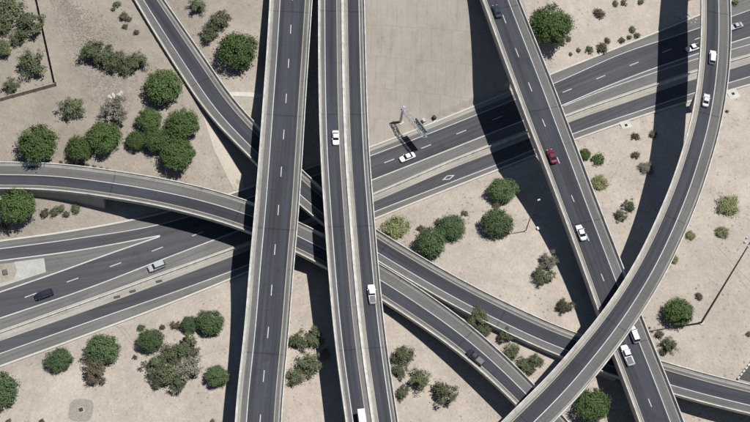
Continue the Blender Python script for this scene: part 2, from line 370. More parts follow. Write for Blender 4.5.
_A = np.zeros((_n+3, _n+3)); _dx = GPW[:, None, :2]-GPW[None, :, :2]
_A[:_n, :_n] = _phi((_dx**2).sum(-1))+np.eye(_n)*3.0
_A[:_n, _n] = 1; _A[_n, :_n] = 1; _A[_n+1, _n+1] = _A[_n+2, _n+2] = 1
_c = np.linalg.solve(_A, np.r_[GPW[:, 2], 0, 0, 0])
ZZ = np.full_like(XX, _c[_n])
for _k in range(_n): ZZ += _c[_k]*_phi((XX-GPW[_k, 0])**2+(YY-GPW[_k, 1])**2)
far = np.clip((np.hypot(XX-30, YY-215)-190)/200, 0, 1); ZZ = ZZ*(1-far)+3.0*far
ZZ = np.clip(ZZ, -.3, 15)
_, cN = fline('curbN'); _, cS = fline('curbS')
def ycurve(C, X):
    o = np.argsort(C[:, 0]); return np.interp(X, C[o, 0], C[o, 1])
yN, yS = ycurve(cN, XX), ycurve(cS, XX)
dist = np.maximum(np.maximum(YY-yN, yS-YY), 0)*.92
t = np.clip(dist/9.0, 0, 1)
ZZ = ZZ*(t*t*(3-2*t))
ZZ = np.where(dist < .9, -.25, ZZ)
def blur(Z, it):
    for _ in range(it):
        p = np.pad(Z, 1, mode='edge'); Z = (p[1:-1, 1:-1]*4+p[:-2, 1:-1]+p[2:, 1:-1]+p[1:-1, :-2]+p[1:-1, 2:])/8
    return Z
# decks: keep the soil below them, rising gently away from their edges
cap = np.full_like(ZZ, 99.0)
for key, d in DK.items():
    for i in range(len(d['st'])):
        c = d['st'][i]+d['N'][i]*d['W'][i]/2; RR = d['W'][i]/2+9
        jx = np.abs(GX-c[0]) < RR; jy = np.abs(GY-c[1]) < RR
        ix = np.ix_(jy, jx); dx = XX[ix]-c[0]; dy = YY[ix]-c[1]
        al = dx*d['T'][i][0]+dy*d['T'][i][1]; lt = dx*d['N'][i][0]+dy*d['N'][i][1]
        lim = c[2]-PAR-.5+np.maximum(np.abs(lt)-d['W'][i]/2-1.2, 0)*.6+np.maximum(np.abs(al)-1.5, 0)*4
        cap[ix] = np.minimum(cap[ix], lim)
ZZ = blur(np.minimum(blur(ZZ, 14), cap), 10); ZZ = np.minimum(ZZ, cap)
ZZ = np.where(dist < 2.0, np.minimum(ZZ, -.02), ZZ); ZZ = np.where(dist < .9, -.25, ZZ)
rg = np.random.RandomState(4)
def gz(x, y):
    i = int(np.clip(np.searchsorted(GX, x)-1, 0, len(GX)-2)); j = int(np.clip(np.searchsorted(GY, y)-1, 0, len(GY)-2))
    a = (x-GX[i])/(GX[i+1]-GX[i]); b = (y-GY[j])/(GY[j+1]-GY[j])
    return float((ZZ[j, i]*(1-a)+ZZ[j, i+1]*a)*(1-b)+(ZZ[j+1, i]*(1-a)+ZZ[j+1, i+1]*a)*b)
def on_ground(u, v, up=0.0):
    z = 3.0
    for _ in range(25):
        P = unproj(u, v, z+up); z = .5*z+.5*gz(P[0], P[1])
    P = unproj(u, v, z+up); return np.array([P[0], P[1], gz(P[0], P[1])])
mb = MB(); nx, ny = len(GX), len(GY)
mb.add(np.stack([XX.ravel(), YY.ravel(), ZZ.ravel()], 1), [(j*nx+i, j*nx+i+1, (j+1)*nx+i+1, (j+1)*nx+i) for j in range(ny-1) for i in range(nx-1)])
struct(mb.build('ground', SAND, smooth=True))

def patch(name, poly, mtl, up=.05, step=1.2, thick=0):
    """sheet following the soil inside a picture-space outline"""
    W = [on_ground(*p) for p in poly]; W2 = [Vector((q[0], q[1])) for q in W]
    xs = [q.x for q in W2]; ys = [q.y for q in W2]
    def inside(x, y):
        c = False; n = len(W2)
        for i in range(n):
            a, b = W2[i], W2[i-1]
            if (a.y > y) != (b.y > y) and x < (b.x-a.x)*(y-a.y)/(b.y-a.y)+a.x: c = not c
        return c
    import bmesh
    bm = bmesh.new(); 
    f = bm.faces.new([bm.verts.new((q.x, q.y, 0)) for q in W2])
    for ax, lo, hi in ((0, min(xs), max(xs)), (1, min(ys), max(ys))):
        grid = GX if ax == 0 else GY
        for g in grid:
            if lo < g < hi:
                co = [0, 0, 0]; no = [0, 0, 0]; co[ax] = g; no[ax] = 1
                bmesh.ops.bisect_plane(bm, geom=bm.verts[:]+bm.edges[:]+bm.faces[:], plane_co=co, plane_no=no)
    bmesh.ops.triangulate(bm, faces=bm.faces[:])
    for vv in bm.verts: vv.co.z = gz(vv.co.x, vv.co.y)+up
    for ff in bm.faces:
        ff.normal_update()
        if ff.normal.z < 0: ff.normal_flip()
    me = bpy.data.meshes.new(name); bm.to_mesh(me); bm.free(); me.materials.append(mtl)
    return link(bpy.data.objects.new(name, me))

struct(patch('slope_paving', [(364,-70),(364,60),(365,118),(366,151),(372,149),(400,138),(440,123),(477,108),(505,96),(540,82),(500,-70)], PAVE, .06))
struct(patch('concrete_gutter', [(199,104),(216,131),(243,176),(243,192),(233,190),(214,150)], mat('swale_concrete', (.40, .36, .30), .95, noise=[(.2, .1, 4), (2, .12, 4)]), .07))

# ------------------------------------------------------------------ freeway surface (structure)
struct(fstrip('curbN', 'curbS', -.02).build('freeway', ASPH_F))
struct(fstrip('curbN', 'N1', .012).build('freeway_shoulder', SHLD_F))
struct(fstrip('W2', 'bU', .012).build('freeway_shoulder', SHLD_F))
struct(fstrip('bU', 'bL', .012).build('median_strip', BAND))
struct(fstrip('S2', 'curbS', .012).build('freeway_shoulder', SHLD_F))
struct(fstrip('Hlow', 'Fup', .028, x1=161).build('gore_area', SHLD_F))
def curb(nm, sgn, label):
    mb = MB(); X, P = fline(nm); V = []
    for p in P:
        for dy, z in ((0, -.2), (0, .16), (sgn*.55, .16), (sgn*.55, -.2)): V.append((p[0], p[1]+dy, z))
    F = [(4*i+j, 4*i+j+1, 4*i+j+5, 4*i+j+4) for i in range(len(P)-1) for j in range(3)]
    mb.add(V, F, [(0, 0)]*len(V)); return struct(mb.build('kerb', PADC))
curb('curbN', 1, ''); curb('curbS', -1, '')
struct(fstrip('curbN', 'N1', .022, 366, 546, f0=.02, f1=.42).build('gutter_strip', BAND))
mb = MB(); q0 = unproj(448.5, 177.5, .05); aa = unproj(458, 173.8, .05)-unproj(439, 181.2, .05); aa[2] = 0; aa /= np.linalg.norm(aa); bb = np.array([-aa[1], aa[0], 0])
ring_ = lambda k: [q0+aa*2.1*k, q0+bb*.75*k, q0-aa*2.1*k, q0-bb*.75*k]
mb.add(ring_(1)+ring_(.62), [(i, (i+1) % 4, 4+(i+1) % 4, 4+i) for i in range(4)]); struct(mb.build('diamond_lane_marking', PAINT))
# painted lines
def fpaint(nm, z, wd, x0=-260, x1=1010, name='lane_line', m=PAINT):
    return struct(fstrip(nm, nm, z, x0, x1, off0=-wd/2, off1=wd/2).build(name, m))
fpaint('N1', .045, .26); fpaint('W2', .045, .36); fpaint('W3', .05, .26, 564); fpaint('S2', .045, .28)
fpaint('Hlow', .05, .34, x1=160); fpaint('Fup', .055, .42, x1=161); fpaint('bL', .045, .26, m=YELL); fpaint('bU', .045, .2, m=PADC)
# dashes
dk = [(30.7,295.3),(72.5,280.1),(115.5,264.7),(157.3,249.2)]
k0, k1 = unproj(157.3,249.2,0), unproj(389.3,161,0)
dash = [unproj(*p, 0) for p in dk]+[k0+(k1-k0)*i/6 for i in range(1, 6)]+[unproj(389.3,161,0), unproj(426.1,146.6,0), unproj(461.3,132.2,0)]
k0, k1 = unproj(461.3,132.2,0), unproj(567.3,90.7,0)
dash += [k0+(k1-k0)*i/3 for i in (1, 2)]+[unproj(567.3,90.7,0), unproj(600.7,77.3,0), unproj(634,64,0)]
e = dash[-1]-dash[-2]; dash += [dash[-1]+e*i for i in range(1, 14)]
e = dash[0]-dash[1]; dash = [dash[0]+e*i for i in range(10, 0, -1)]+dash
mb = MB()
for i, q in enumerate(dash):
    a = dash[min(i+1, len(dash)-1)]-dash[max(i-1, 0)]; an = math.atan2(a[1], a[0])
    mb.box((q[0], q[1], .02), (3.3, .26, .03), an)
struct(mb.build('dashed_lane_line', PAINT))
# gore pad and dirt island
def flat(name, poly, z, m):
    mb = MB(); mb.add([unproj(*p, z) for p in poly], [tuple(range(len(poly)))[::-1]]); o = mb.build(name, m); 
    return o
struct(flat('gore_pad', [(14,262),(44,258),(46,272),(28,278),(-8,289.5),(-10,286.5),(14,279.5),(17,270)], .075, mat('gore_concrete', (.33, .325, .30), .9, noise=[(.3, .2, 5), (2.0, .15, 4)])))
struct(flat('gore_island', [(-70,275),(-30,268),(14,262.5),(17,270),(15,280),(-5,287),(-60,305)], .07, SAND))

# median barrier
X, P = fline('bU'); X2, P2 = fline('bL')
mb = MB(); V = []; UV = []; s = 0
for i in range(len(P)):
    c = P[i]+(P2[i]-P[i])*.36; s += 6*.33
    for dy, z in ((.36, .01), (.33, .12), (.14, .4), (.12, 1.05), (-.12, 1.05), (-.14, .4), (-.33, .12), (-.36, .01)):
        V.append((c[0], c[1]+dy, z)); UV.append((dy, s))
mb.add(V, [(8*i+j, 8*i+j+1, 8*i+j+9, 8*i+j+8) for i in range(len(P)-1) for j in range(7)], UV)
o = mb.build('median_barrier', BARR); tag(o, 'long pale concrete median barrier running down the middle of the ground level freeway', 'barrier')

# ------------------------------------------------------------------ bridges
SPEC = dict(
 A=dict(name='overpass', lab='tall two-lane overpass with a dashed centre line, left of the white-car overpass', gl=.75, gr=0.45, cut=[.235, .835], dash=(.535, (289.9, 29.3)), yl=[.835], wl=[.245]),
 B=dict(name='overpass', lab='tall twin-carriageway overpass with a concrete divider, in the middle of the photo', gl=.35, gr=.35, cut=[.135, .40, .62, .88], med=.51, yl=[.40, .625], wl=[.145, .88]),
 C=dict(name='flyover_ramp', lab='curved ramp bridge from the left edge, carrying the dark pickup at its lower end', gl=.3, gr=.45, cut=[.41, .80], yl=[.80], wl=[.42]),
 D=dict(name='overpass', lab='long diagonal overpass right of centre carrying the dark red car', gl=.55, gr=.3, cut=[.125, .715], dash=(.42, (531.5, 86.7)), yl=[.13], wl=[.715]),
 E=dict(name='flyover_ramp', lab='highest sweeping curved ramp at the right, crossing over the diagonal overpass', gl=.85, gr=.3, cut=[.19, .61], yl=[.19], wl=[.61]),
 G=dict(name='flyover_ramp', lab='empty curved ramp from the top left, passing under the tall overpasses to the lower right', gl=.45, gr=.3, cut=[.22, .67], yl=[.22], wl=[.67]),
)
BW = .55
PIERS = []
def in_other(P, key, zdeck):
    q = P
    yN_ = ycurve(cN, q[0]); yS_ = ycurve(cS, q[0])
    if yS_-1 < q[1] < yN_+1: return True
    for k2, d in DK.items():
        if k2 == key: continue
        c = d['st']+d['N']*(d['W']/2)[:, None]
        dd = np.linalg.norm(c[:, :2]-q[:2], axis=1); i = int(np.argmin(dd))
        if dd[i] < d['W'][i]/2+1.8 and c[i][2] < zdeck+1: return True
    return False
for key, sp in SPEC.items():
    d = DK[key]; n = len(d['st'])
    root = empty(sp['name'], (d['st'][n//2][0], d['st'][n//2][1], 0), label=sp['lab'], cat='road bridge')
    org = np.array([d['st'][n//2][0], d['st'][n//2][1], 0.0])
    def put(mb, nm, m, sm=False, org=org, root=root):
        mb.v = [tuple(np.array(p)-org) for p in mb.v]; return mb.build(nm, m, root, sm)
    # structure
    if key == 'D': put(loft(d, lambda w: [(0, -PAR), (0, -PAR-.9), (.5, -PAR-3.0), (w-.5, -PAR-3.0), (w, -PAR-2.8), (w, -PAR)], closed=True), 'deck', DECK)  # box deepened on this bridge to close the sunlit gap beside its shadow
    else: put(loft(d, lambda w: [(0, -PAR), (0, -PAR-.35), (1.5, -PAR-.6), (2.3, -PAR-2.0), (w-2.3, -PAR-2.0), (w-1.5, -PAR-.6), (w, -PAR-.35), (w, -PAR)], closed=True), 'deck', DECK)
    JL = [(0.0, -PAR+.002), (0, 0), (.24, 0), (.32, -.5), (.5, -.78), (BW, -PAR+.002)]
    o1 = put(loft(d, lambda w: JL), 'barrier', BARR); o2 = put(loft(d, lambda w: [(w-a, z) for a, z in JL][::-1]), 'barrier', BARR)
    gl, gr = sp['gl'], sp['gr']
    put(loft(d, lambda w: [(BW-.02, -PAR+.02), (BW+gl, -PAR+.02)]), 'gutter', GUTT)
    put(loft(d, lambda w: [(w-BW-gr, -PAR+.02), (w-BW+.02, -PAR+.02)]), 'gutter', GUTT)
    cut = sp['cut']
    segs = [(lambda w: BW+gl, lambda w, c=cut[0]: c*w, 0)]
    for a, b in zip(cut[:-1], cut[1:]): segs.append((lambda w, a=a: a*w, lambda w, b=b: b*w, 1))
    if key == 'B': segs[2] = (segs[2][0], segs[2][1], 0)
    segs.append((lambda w, c=cut[-1]: c*w, lambda w: w-BW-gr, 0))
    for a, b, kind in segs:
        put(loft(d, lambda w: [(a(w), -PAR+.02), ((a(w)+b(w))/2, -PAR+.02), (b(w), -PAR+.02)]), 'traffic_lane' if kind else 'shoulder', ASPH if kind else SHLD)
    for f in sp['wl']: put(loft(d, lambda w: [(f*w-.11, -PAR+.04), (f*w+.11, -PAR+.04)]), 'edge_line', PAINT)
    for f in sp['yl']: put(loft(d, lambda w: [(f*w-.11, -PAR+.04), (f*w+.11, -PAR+.04)]), 'edge_line', YELL)
    if 'med' in sp:
        f = sp['med']; MJ = [(-.62, -PAR+.03), (-.55, -.8), (-.30, -.45), (-.22, -.05), (.22, -.05), (.30, -.45), (.55, -.8), (.62, -PAR+.03)]
        put(loft(d, lambda w: [(f*w+a, z) for a, z in MJ]), 'median_barrier', BARR)
        put(loft(d, lambda w: [(f*w-.8-.7, -PAR+.03), (f*w-.6, -PAR+.03)]), 'gutter', mat('median_gutter', (.14, .135, .13), .9, noise=[(1, .12, 4)]))
        put(loft(d, lambda w: [(f*w+.6, -PAR+.03), (f*w+1.35, -PAR+.03)]), 'gutter', GUTT)
    if key == 'D':
        a_, b_ = unproj(594, 286.2, 14.7), unproj(604.7, 284, 14.7); mb = MB(); mb.box(((a_+b_)/2)*[1, 1, 0]+[0, 0, d['st'][int(np.argmin(np.linalg.norm((d['st']+d['N']*4-a_)[:, :2], axis=1)))][2]-PAR+.05], (np.linalg.norm((b_-a_)[:2]), .22, .03), math.atan2((b_-a_)[1], (b_-a_)[0])); put(mb, 'cross_line', PAINT)
    if 'dash' in sp:
        fr, pt = sp['dash']; s0 = locate(d, *pt)[0]; s = s0-math.floor(s0/12.19)*12.19
        while s < d['s'][-1]-3:
            P0, T, N, W_ = at_s(d, s, fr, -PAR+.045); mb = MB(); mb.box(P0, (3.2, .22, .03), math.atan2(T[1], T[0])); s += 12.19; put(mb, 'lane_dash', PAINT)
    # retaining walls where the ramp rides on fill
    def wall(c0, c1, axis=0):
        idx = [i for i in range(n) if c0 < proj(d['st'][i])[axis] < c1]
        if len(idx) < 3: return
        put(loft(d, lambda w: [(.15, -PAR-.3), (.15, -PAR-9), (w-.15, -PAR-9), (w-.15, -PAR-.3)], idx[0], idx[-1], closed=True), 'retaining_wall', WALLC)
    if key == 'C': wall(-500, 126)
    if key == 'G': wall(-200, 188); wall(462, 640)
    # piers
    def pier(c, rad, T, zt):
        g = gz(c[0], c[1]); mb = MB(); an = math.atan2(T[1], T[0])
        rx, ry = rad
        P = []; K = 12
        for z, f in ((g-.6, 1), (zt-3.2, 1), (zt, 1.35)):
            for k in range(K):
                a = 2*math.pi*k/K; ux = rx*math.copysign(abs(math.cos(a))**.6, math.cos(a)); uy = ry*f*math.copysign(abs(math.sin(a))**.6, math.sin(a))
                P.append((c[0]+ux*math.cos(an)-uy*math.sin(an), c[1]+ux*math.sin(an)+uy*math.cos(an), z))
        mb.add(P, [(r*K+k, r*K+(k+1) % K, (r+1)*K+(k+1) % K, (r+1)*K+k) for r in range(2) for k in range(K)])
        put(mb, 'pier', DECK, True)
    last = -99
    if key == 'E':
        g = on_ground(689, 108); i = int(np.argmin([np.hypot(*(d['st'][j]+d['N'][j]*d['W'][j]/2-g)[:2]) for j in range(n)])); c = d['st'][i]+d['N'][i]*d['W'][i]/2
        pier(c, (1.0, 1.7), d['T'][i], c[2]-PAR-1.95); sE = d['s'][i]
    for i in range(4, n-4):
        c = d['st'][i]+d['N'][i]*d['W'][i]/2; zt = c[2]-PAR-1.95
        if zt-gz(c[0], c[1]) < 1.2 or in_other(c, key, c[2]): continue
        if key == 'E' and abs(d['s'][i]-sE) < 32: continue
        if d['s'][i]-last < 38: continue
        if key == 'D' and proj(c)[1] < 260: continue
        last = d['s'][i]; pier(c, (.85, 1.5), d['T'][i], zt)

# ------------------------------------------------------------------ vehicles
GLASS = mat('tinted_glass', (.015, .018, .022), .12, spec=.6)
TYRE = mat('tyre_rubber', (.02, .02, .02), .9); RIM = mat('alloy_rim', (.45, .45, .46), .4, .8)
LAMPF = mat('headlamp_lens', (.6, .6, .58), .15, spec=.6); LAMPR = mat('tail_lamp_lens', (.30, .02, .02), .25, spec=.6)
TRIM = mat('black_trim', (.02, .02, .022), .7)
def paintmat(name, c): return mat(name, c, .32, 0.0, spec=.5)
def ring_loft(mb, secs, K=4, cap=True):
    """secs: list of rings (lists of points)"""
    b = [p for s_ in secs for p in s_]; k = len(secs[0])
    F = [(r*k+j, r*k+(j+1) % k, (r+1)*k+(j+1) % k, (r+1)*k+j) for r in range(len(secs)-1) for j in range(k)]
    if cap: F += [tuple(range(k))[::-1], tuple(range((len(secs)-1)*k, len(secs)*k))]
    mb.add(b, F)
def car_body(L, W, zb, tops, noses=.16):
    """tops: (x fraction from front, top z). Rounded plan corners, shoulders tucked in"""
    secs = []
    for fx, zt in tops:
        x = L/2-fx*L; e = min(fx, 1-fx)*L
        hw = W/2*(1-.20*max(0, 1-e/.55)**2)
        zm = zb+.62*(zt-zb)
        secs.append([(x, -hw*.93, zb), (x, -hw, zb+.12), (x, -hw, zm), (x, -hw*.93, zt-.05), (x, -hw*.80, zt), (x, hw*.80, zt), (x, hw*.93, zt-.05), (x, hw, zm), (x, hw, zb+.12), (x, hw*.93, zb)])
    mb = MB(); ring_loft(mb, secs); return mb
def vehicle(kind, name, L, W, Hh, body, P, ang, label, cat='car', bed=None, deckz=0.0, group=None):
    root = empty(name, P, ang, label=label, cat=cat, group=group)
    zb = .28; belt = .95 if kind == 'sedan' else 1.08
    if kind == 'sedan':
        tops = [(0, .55), (.02, .68), (.12, .80), (.27, .90), (.31, .93), (.78, .95), (.84, .96), (.95, .92), (.985, .80), (1, .55)]
        g = (.27, .40, .66, .83)
    elif kind == 'suv':
        tops = [(0, .6), (.02, .82), (.12, .96), (.24, 1.04), (.28, 1.08), (.95, 1.10), (.985, 1.0), (1, .62)]
        g = (.24, .36, .90, .985)
    elif kind == 'pickup':
        tops = [(0, .65), (.02, .90), (.12, 1.02), (.23, 1.08), (.27, 1.10), (.60, 1.10), (.605, 1.10), (.985, 1.08), (1, .65)]
        g = (.24, .33, .555, .60)
    else:
        tops = [(0, .7), (.01, 1.0), (.05, 1.15), (.24, 1.2), (.25, .9), (1, .9)]; g = (.05, .11, .22, .24)
    car_body(L, W, zb, tops).build('body', body, root, False)
    # glasshouse: dark glass volume, roof panel, pillars
    x0, x1, x2, x3 = [L/2-q*L for q in g]; hb = W/2*.86; ht = W/2*.70; z0 = belt-.06; z1 = Hh
    mb = MB(); ring = lambda x, z, h: (x, h, z)
    V = [(x0, -hb, z0), (x0, hb, z0), (x3, hb, z0), (x3, -hb, z0), (x1, -ht, z1-.04), (x1, ht, z1-.04), (x2, ht, z1-.04), (x2, -ht, z1-.04)]
    quad = lambda f: (lambda q: (q.add([V[t] for t in f], [(0, 1, 2, 3)]), q)[1])(MB())
    quad((0, 4, 5, 1)).build('windscreen', GLASS, root)
    quad((2, 6, 7, 3)).build('rear_window', GLASS, root)
    quad((1, 5, 6, 2)).build('side_window', GLASS, root)
    quad((3, 7, 4, 0)).build('side_window', GLASS, root)
    m1 = MB(); rr = .06
    ring_loft(m1, [[(x1+.03, -ht-.02, z1-.05), (x1+.03, ht+.02, z1-.05), (x2-.03, ht+.02, z1-.05), (x2-.03, -ht-.02, z1-.05)],
                   [(x1-.06, -ht+.08, z1+.01), (x1-.06, ht-.08, z1+.01), (x2+.06, ht-.08, z1+.01), (x2+.06, -ht+.08, z1+.01)]])
    m1.build('roof', body, root)
    for sx, sy in ((1, 1), (1, -1), (-1, 1), (-1, -1)):
        m1 = MB(); cx = sx*L*.31; cy = sy*(W/2-.10); m1.tube((cx, cy-.11, .33), (cx, cy+.11, .33), .33, n=14)
        wh = m1.build('wheel', TYRE, root); m1 = MB(); m1.tube((cx, cy+sy*.10, .33), (cx, cy+sy*.125, .33), .2, n=10); m1.build('rim', RIM, wh)
    for sy in (1, -1):
        m1 = MB(); m1.box((L/2-.10, sy*W*.34, .66), (.12, .34, .14)); m1.build('headlight', LAMPF, root)
        m1 = MB(); m1.box((-L/2+.07, sy*W*.36, .80), (.10, .24, .18)); m1.build('tail_light', LAMPR, root)
        m1 = MB(); m1.box((x0-.35, sy*(W/2+.08), belt+.02), (.18, .20, .13)); m1.build('side_mirror', body, root)
    if kind == 'pickup':
        xa, xb = L/2-.615*L, L/2-.975*L; m1 = MB()
        m1.box(((xa+xb)/2, 0, 1.105), (abs(xa-xb), W*.76, .03)); m1.build('cargo_bed', bed or TRIM, root)
    if kind == 'truck':
        m1 = MB(); m1.box((-L*.125, 0, 1.95), (L*.73, W+.15, 2.0)); m1.build('cargo_box', body, root)
    return root
WHITE = paintmat('white_car_paint', (.78, .78, .78)); SILV = paintmat('silver_car_paint', (.50, .52, .54)); NAVY = paintmat('navy_car_paint', (.012, .016, .032))
GREY = paintmat('grey_car_paint', (.10, .11, .12)); SILVD = paintmat('dull_silver_car_paint', (.33, .35, .37))
RED = paintmat('dark_red_car_paint', (.14, .012, .03)); DGREY = paintmat('dark_grey_car_paint', (.020, .024, .028)); BLUE = paintmat('dark_blue_car_paint', (.02, .035, .055))
BEDG = mat('bed_liner', (.13, .135, .14), .8)
def on_deck(key, px, py, flip, h=.8):
    d = DK[key]; s, lat, z, P, T = locate(d, px, py); P = unproj(px, py, z+h)
    a = math.atan2(T[1], T[0])+(math.pi if flip else 0); return (P[0], P[1], z+.02), a
def on_fwy(px, py, flip, h=.7):
    P = unproj(px, py, h); a = unproj(px-20, py_at('W2', px-20), 0); b = unproj(px+20, py_at('W2', px+20), 0)
    return (P[0], P[1], .015), math.atan2(*(b-a)[[1, 0]])+(math.pi if flip else 0)
# stations run from picture top to bottom (A, B, D, E) and from left to right (C, G)
vehicle('sedan', 'sedan', 4.7, 1.85, 1.45, WHITE, *on_deck('B', 335.7, 137.3, False), 'white sedan alone on the left carriageway of the twin overpass')
vehicle('pickup', 'pickup_truck', 5.6, 2.0, 1.85, WHITE, *on_deck('B', 372, 294, True), 'white pickup with a dark bed on the right carriageway of the twin overpass', 'pickup truck', bed=BEDG)
vehicle('truck', 'box_truck', 6.2, 1.55, 2.0, WHITE, *on_deck('B', 362.3, 421.5, False, 2.0), 'white box truck cut by the bottom edge of the photo', 'truck')
vehicle('sedan', 'sedan', 4.6, 1.85, 1.45, BLUE, *on_deck('D', 497, 11, True), 'dark blue car at the top end of the diagonal overpass')
vehicle('sedan', 'sedan', 4.6, 1.85, 1.45, RED, *on_deck('D', 552, 156, True), 'dark red car on the diagonal overpass')
vehicle('sedan', 'sedan', 4.8, 1.85, 1.45, WHITE, *on_deck('D', 581.3, 232.3, True), 'white sedan on the diagonal overpass, between the red car and the top curved ramp')
vehicle('suv', 'sport_utility_vehicle', 4.9, 1.95, 1.75, WHITE, *on_deck('D', 634.2, 334, True), 'white suv just coming out from under the highest curved ramp', 'suv')
vehicle('pickup', 'pickup_truck', 5.9, 2.0, 1.85, WHITE, *on_deck('D', 627.3, 355, True), 'white pickup with open grey bed on the diagonal overpass, behind the white suv', 'pickup truck', bed=BEDG)
vehicle('suv', 'sport_utility_vehicle', 4.7, 1.9, 1.7, WHITE, *on_deck('E', 712.7, 57, True), 'white suv, upper of the two cars on the highest curved ramp', 'suv')
vehicle('sedan', 'sedan', 4.5, 1.85, 1.45, SILV, *on_deck('E', 706.3, 100, True), 'silver car, lower of the two cars on the highest curved ramp')
vehicle('pickup', 'pickup_truck', 5.4, 1.95, 1.8, DGREY, *on_deck('C', 475.5, 357, True), 'dark pickup on the curved ramp that passes under both tall overpasses', 'pickup truck', bed=BEDG)
vehicle('sedan', 'sedan', 4.8, 1.85, 1.45, WHITE, *on_fwy(407.5, 157, True), 'white sedan on the freeway just past the sign gantry')
vehicle('suv', 'minivan', 5.0, 1.95, 1.75, NAVY, *on_fwy(44, 294.5, True), 'very dark blue van on the freeway at the far left', 'van')
vehicle('suv', 'sport_utility_vehicle', 4.9, 1.95, 1.7, SILVD, *on_fwy(156.8, 266.3, True), 'silver suv on the freeway straddling the solid line at the left', 'suv')
vehicle('pickup', 'pickup_truck', 5.3, 1.95, 1.8, WHITE, *on_fwy(694, 47.5, True), 'white pickup with a dark bed on the freeway beside the highest ramp', 'pickup truck', bed=TRIM)
vehicle('sedan', 'sedan', 4.5, 1.85, 1.45, SILVD, *on_fwy(736.5, 26, True), 'grey car on the freeway at the far top right')

# ------------------------------------------------------------------ vegetation
def leafmat(name, c, var=.35, trans=.25):
    m = mat(name, c, .75, noise=None, spec=.15); n = m.node_tree.nodes; l = m.node_tree.links; b = n['Principled BSDF']
    g = n.new('ShaderNodeNewGeometry'); mr = n.new('ShaderNodeMapRange'); mr.inputs[3].default_value = 1-var; mr.inputs[4].default_value = 1+var
    l.new(g.outputs['Random Per Island'], mr.inputs[0])
    oi = n.new('ShaderNodeObjectInfo'); m2 = n.new('ShaderNodeMapRange'); m2.inputs[3].default_value = .85; m2.inputs[4].default_value = 1.2
    l.new(oi.outputs['Random'], m2.inputs[0])
    mu = n.new('ShaderNodeMath'); mu.operation = 'MULTIPLY'; l.new(mr.outputs[0], mu.inputs[0]); l.new(m2.outputs[0], mu.inputs[1])
    sc = n.new('ShaderNodeVectorMath'); sc.operation = 'SCALE'; src = b.inputs['Base Color'].links[0].from_socket
    l.new(src, sc.inputs[0]); l.new(mu.outputs[0], sc.inputs['Scale']); l.new(sc.outputs[0], b.inputs['Base Color'])
    return m
LG = leafmat('green_leaves', (.066, .102, .034), .28); LG2 = leafmat('blue_green_leaves', (.078, .114, .052), .32); LO = leafmat('olive_leaves', (.092, .108, .056)); LP = leafmat('pale_leaves', (.20, .22, .10))
LB = leafmat('dry_leaves', (.085, .075, .048)); LS = leafmat('grey_leaves', (.17, .165, .125))
BARK = mat('bark', (.13, .095, .065), .95, noise=[(4, .2, 4)])
def leaf_mesh(seed, kind):
    r = np.random.RandomState(seed)
    if kind == 'round': NC, LPC, ls, cr_, sz = 190, 52, .034, .145, 1.30
    elif kind == 'open': NC, LPC, ls, cr_, sz = 30, 90, .038, .155, 1.3
    elif kind == 'pale': NC, LPC, ls, cr_, sz = 70, 46, .040, .17, .8
    else: NC, LPC, ls, cr_, sz = 16, 34, .10, .28, 1.1
    C = []
    lob = r.rand(6)*6.28; la = r.rand(6)*(.22 if kind == 'round' else .42)
    while len(C) < NC:
        v = r.normal(size=3); v /= np.linalg.norm(v); rad = (.55+.45*r.rand()**.5) if kind == 'round' else r.rand()**.5
        a = math.atan2(v[1], v[0]); k = 1-sum(la[q]*(.5+.5*math.cos((q+1)*a+lob[q]))/(1.4) for q in range(6))*.5
        p = v*rad*k*.86
        if kind != 'open' or r.rand() > .15: C.append([p[0], p[1], (p[2]*.5+.5)*sz*.9+.06])
    C = np.array(C); V = []; 
    for c in C:
        s_ = cr_*(.7+.6*r.rand())
        Pp = c+r.normal(size=(LPC, 3))*s_*np.array([.55, .55, .42])
        for p in Pp:
            nn = (p-np.array([0, 0, .25*sz])); nn /= np.linalg.norm(nn)+1e-6; nn = nn+np.array([0, 0, .35])+r.normal(size=3)*.55; nn /= np.linalg.norm(nn)
            a = np.cross(nn, r.normal(size=3)); a /= np.linalg.norm(a); b = np.cross(nn, a); q = ls*(.6+.8*r.rand())
            V += [p-a*q, p+b*q*.6, p+a*q, p-b*q*.6]
    V = np.array(V); V[:, 2] = np.maximum(V[:, 2], .015)
    me = bpy.data.meshes.new('crown'); me.from_pydata(V.tolist(), [], [(4*i, 4*i+1, 4*i+2, 4*i+3) for i in range(len(V)//4)]); me.update()
    return me, C
def trunk_mesh(seed, C, kind):
    r = random.Random(seed); mb = MB(); t = Vector((0, 0, .42))
    mb.tube((0, 0, -.12), t, .075, .05, 7)
    for c in random.Random(seed).sample(list(map(tuple, C)), min(9, len(C))):
        m = t.lerp(Vector(c), .5)+Vector((r.uniform(-.05, .05), r.uniform(-.05, .05), .04)); mb.tube(t, m, .034, .022, 5); mb.tube(m, c, .022, .008, 5)
    o = mb.build('trunk', BARK); me = o.data; bpy.data.objects.remove(o); return me
LIB = {}
for kind, nvar in (('round', 4), ('open', 6), ('pale', 3), ('shrub', 4)):
    LIB[kind] = []
    for q in range(nvar):
        me, C = leaf_mesh(hash(kind) % 1 + q*17+len(kind)*5, kind); LIB[kind].append((me, trunk_mesh(q+3, C, kind)))
_mc = {}
def crown_variant(me, m):
    k = (me.name, m.name)
    if k not in _mc:
        c = me.copy(); c.materials.clear(); c.materials.append(m); _mc[k] = c
    return _mc[k]
MATS = {'round': LG, 'open': LO, 'pale': LP, 'shrub': LB}
PXM = lambda v: 3.22*(1+(v-211)*3.7e-4)
vr = random.Random(11)
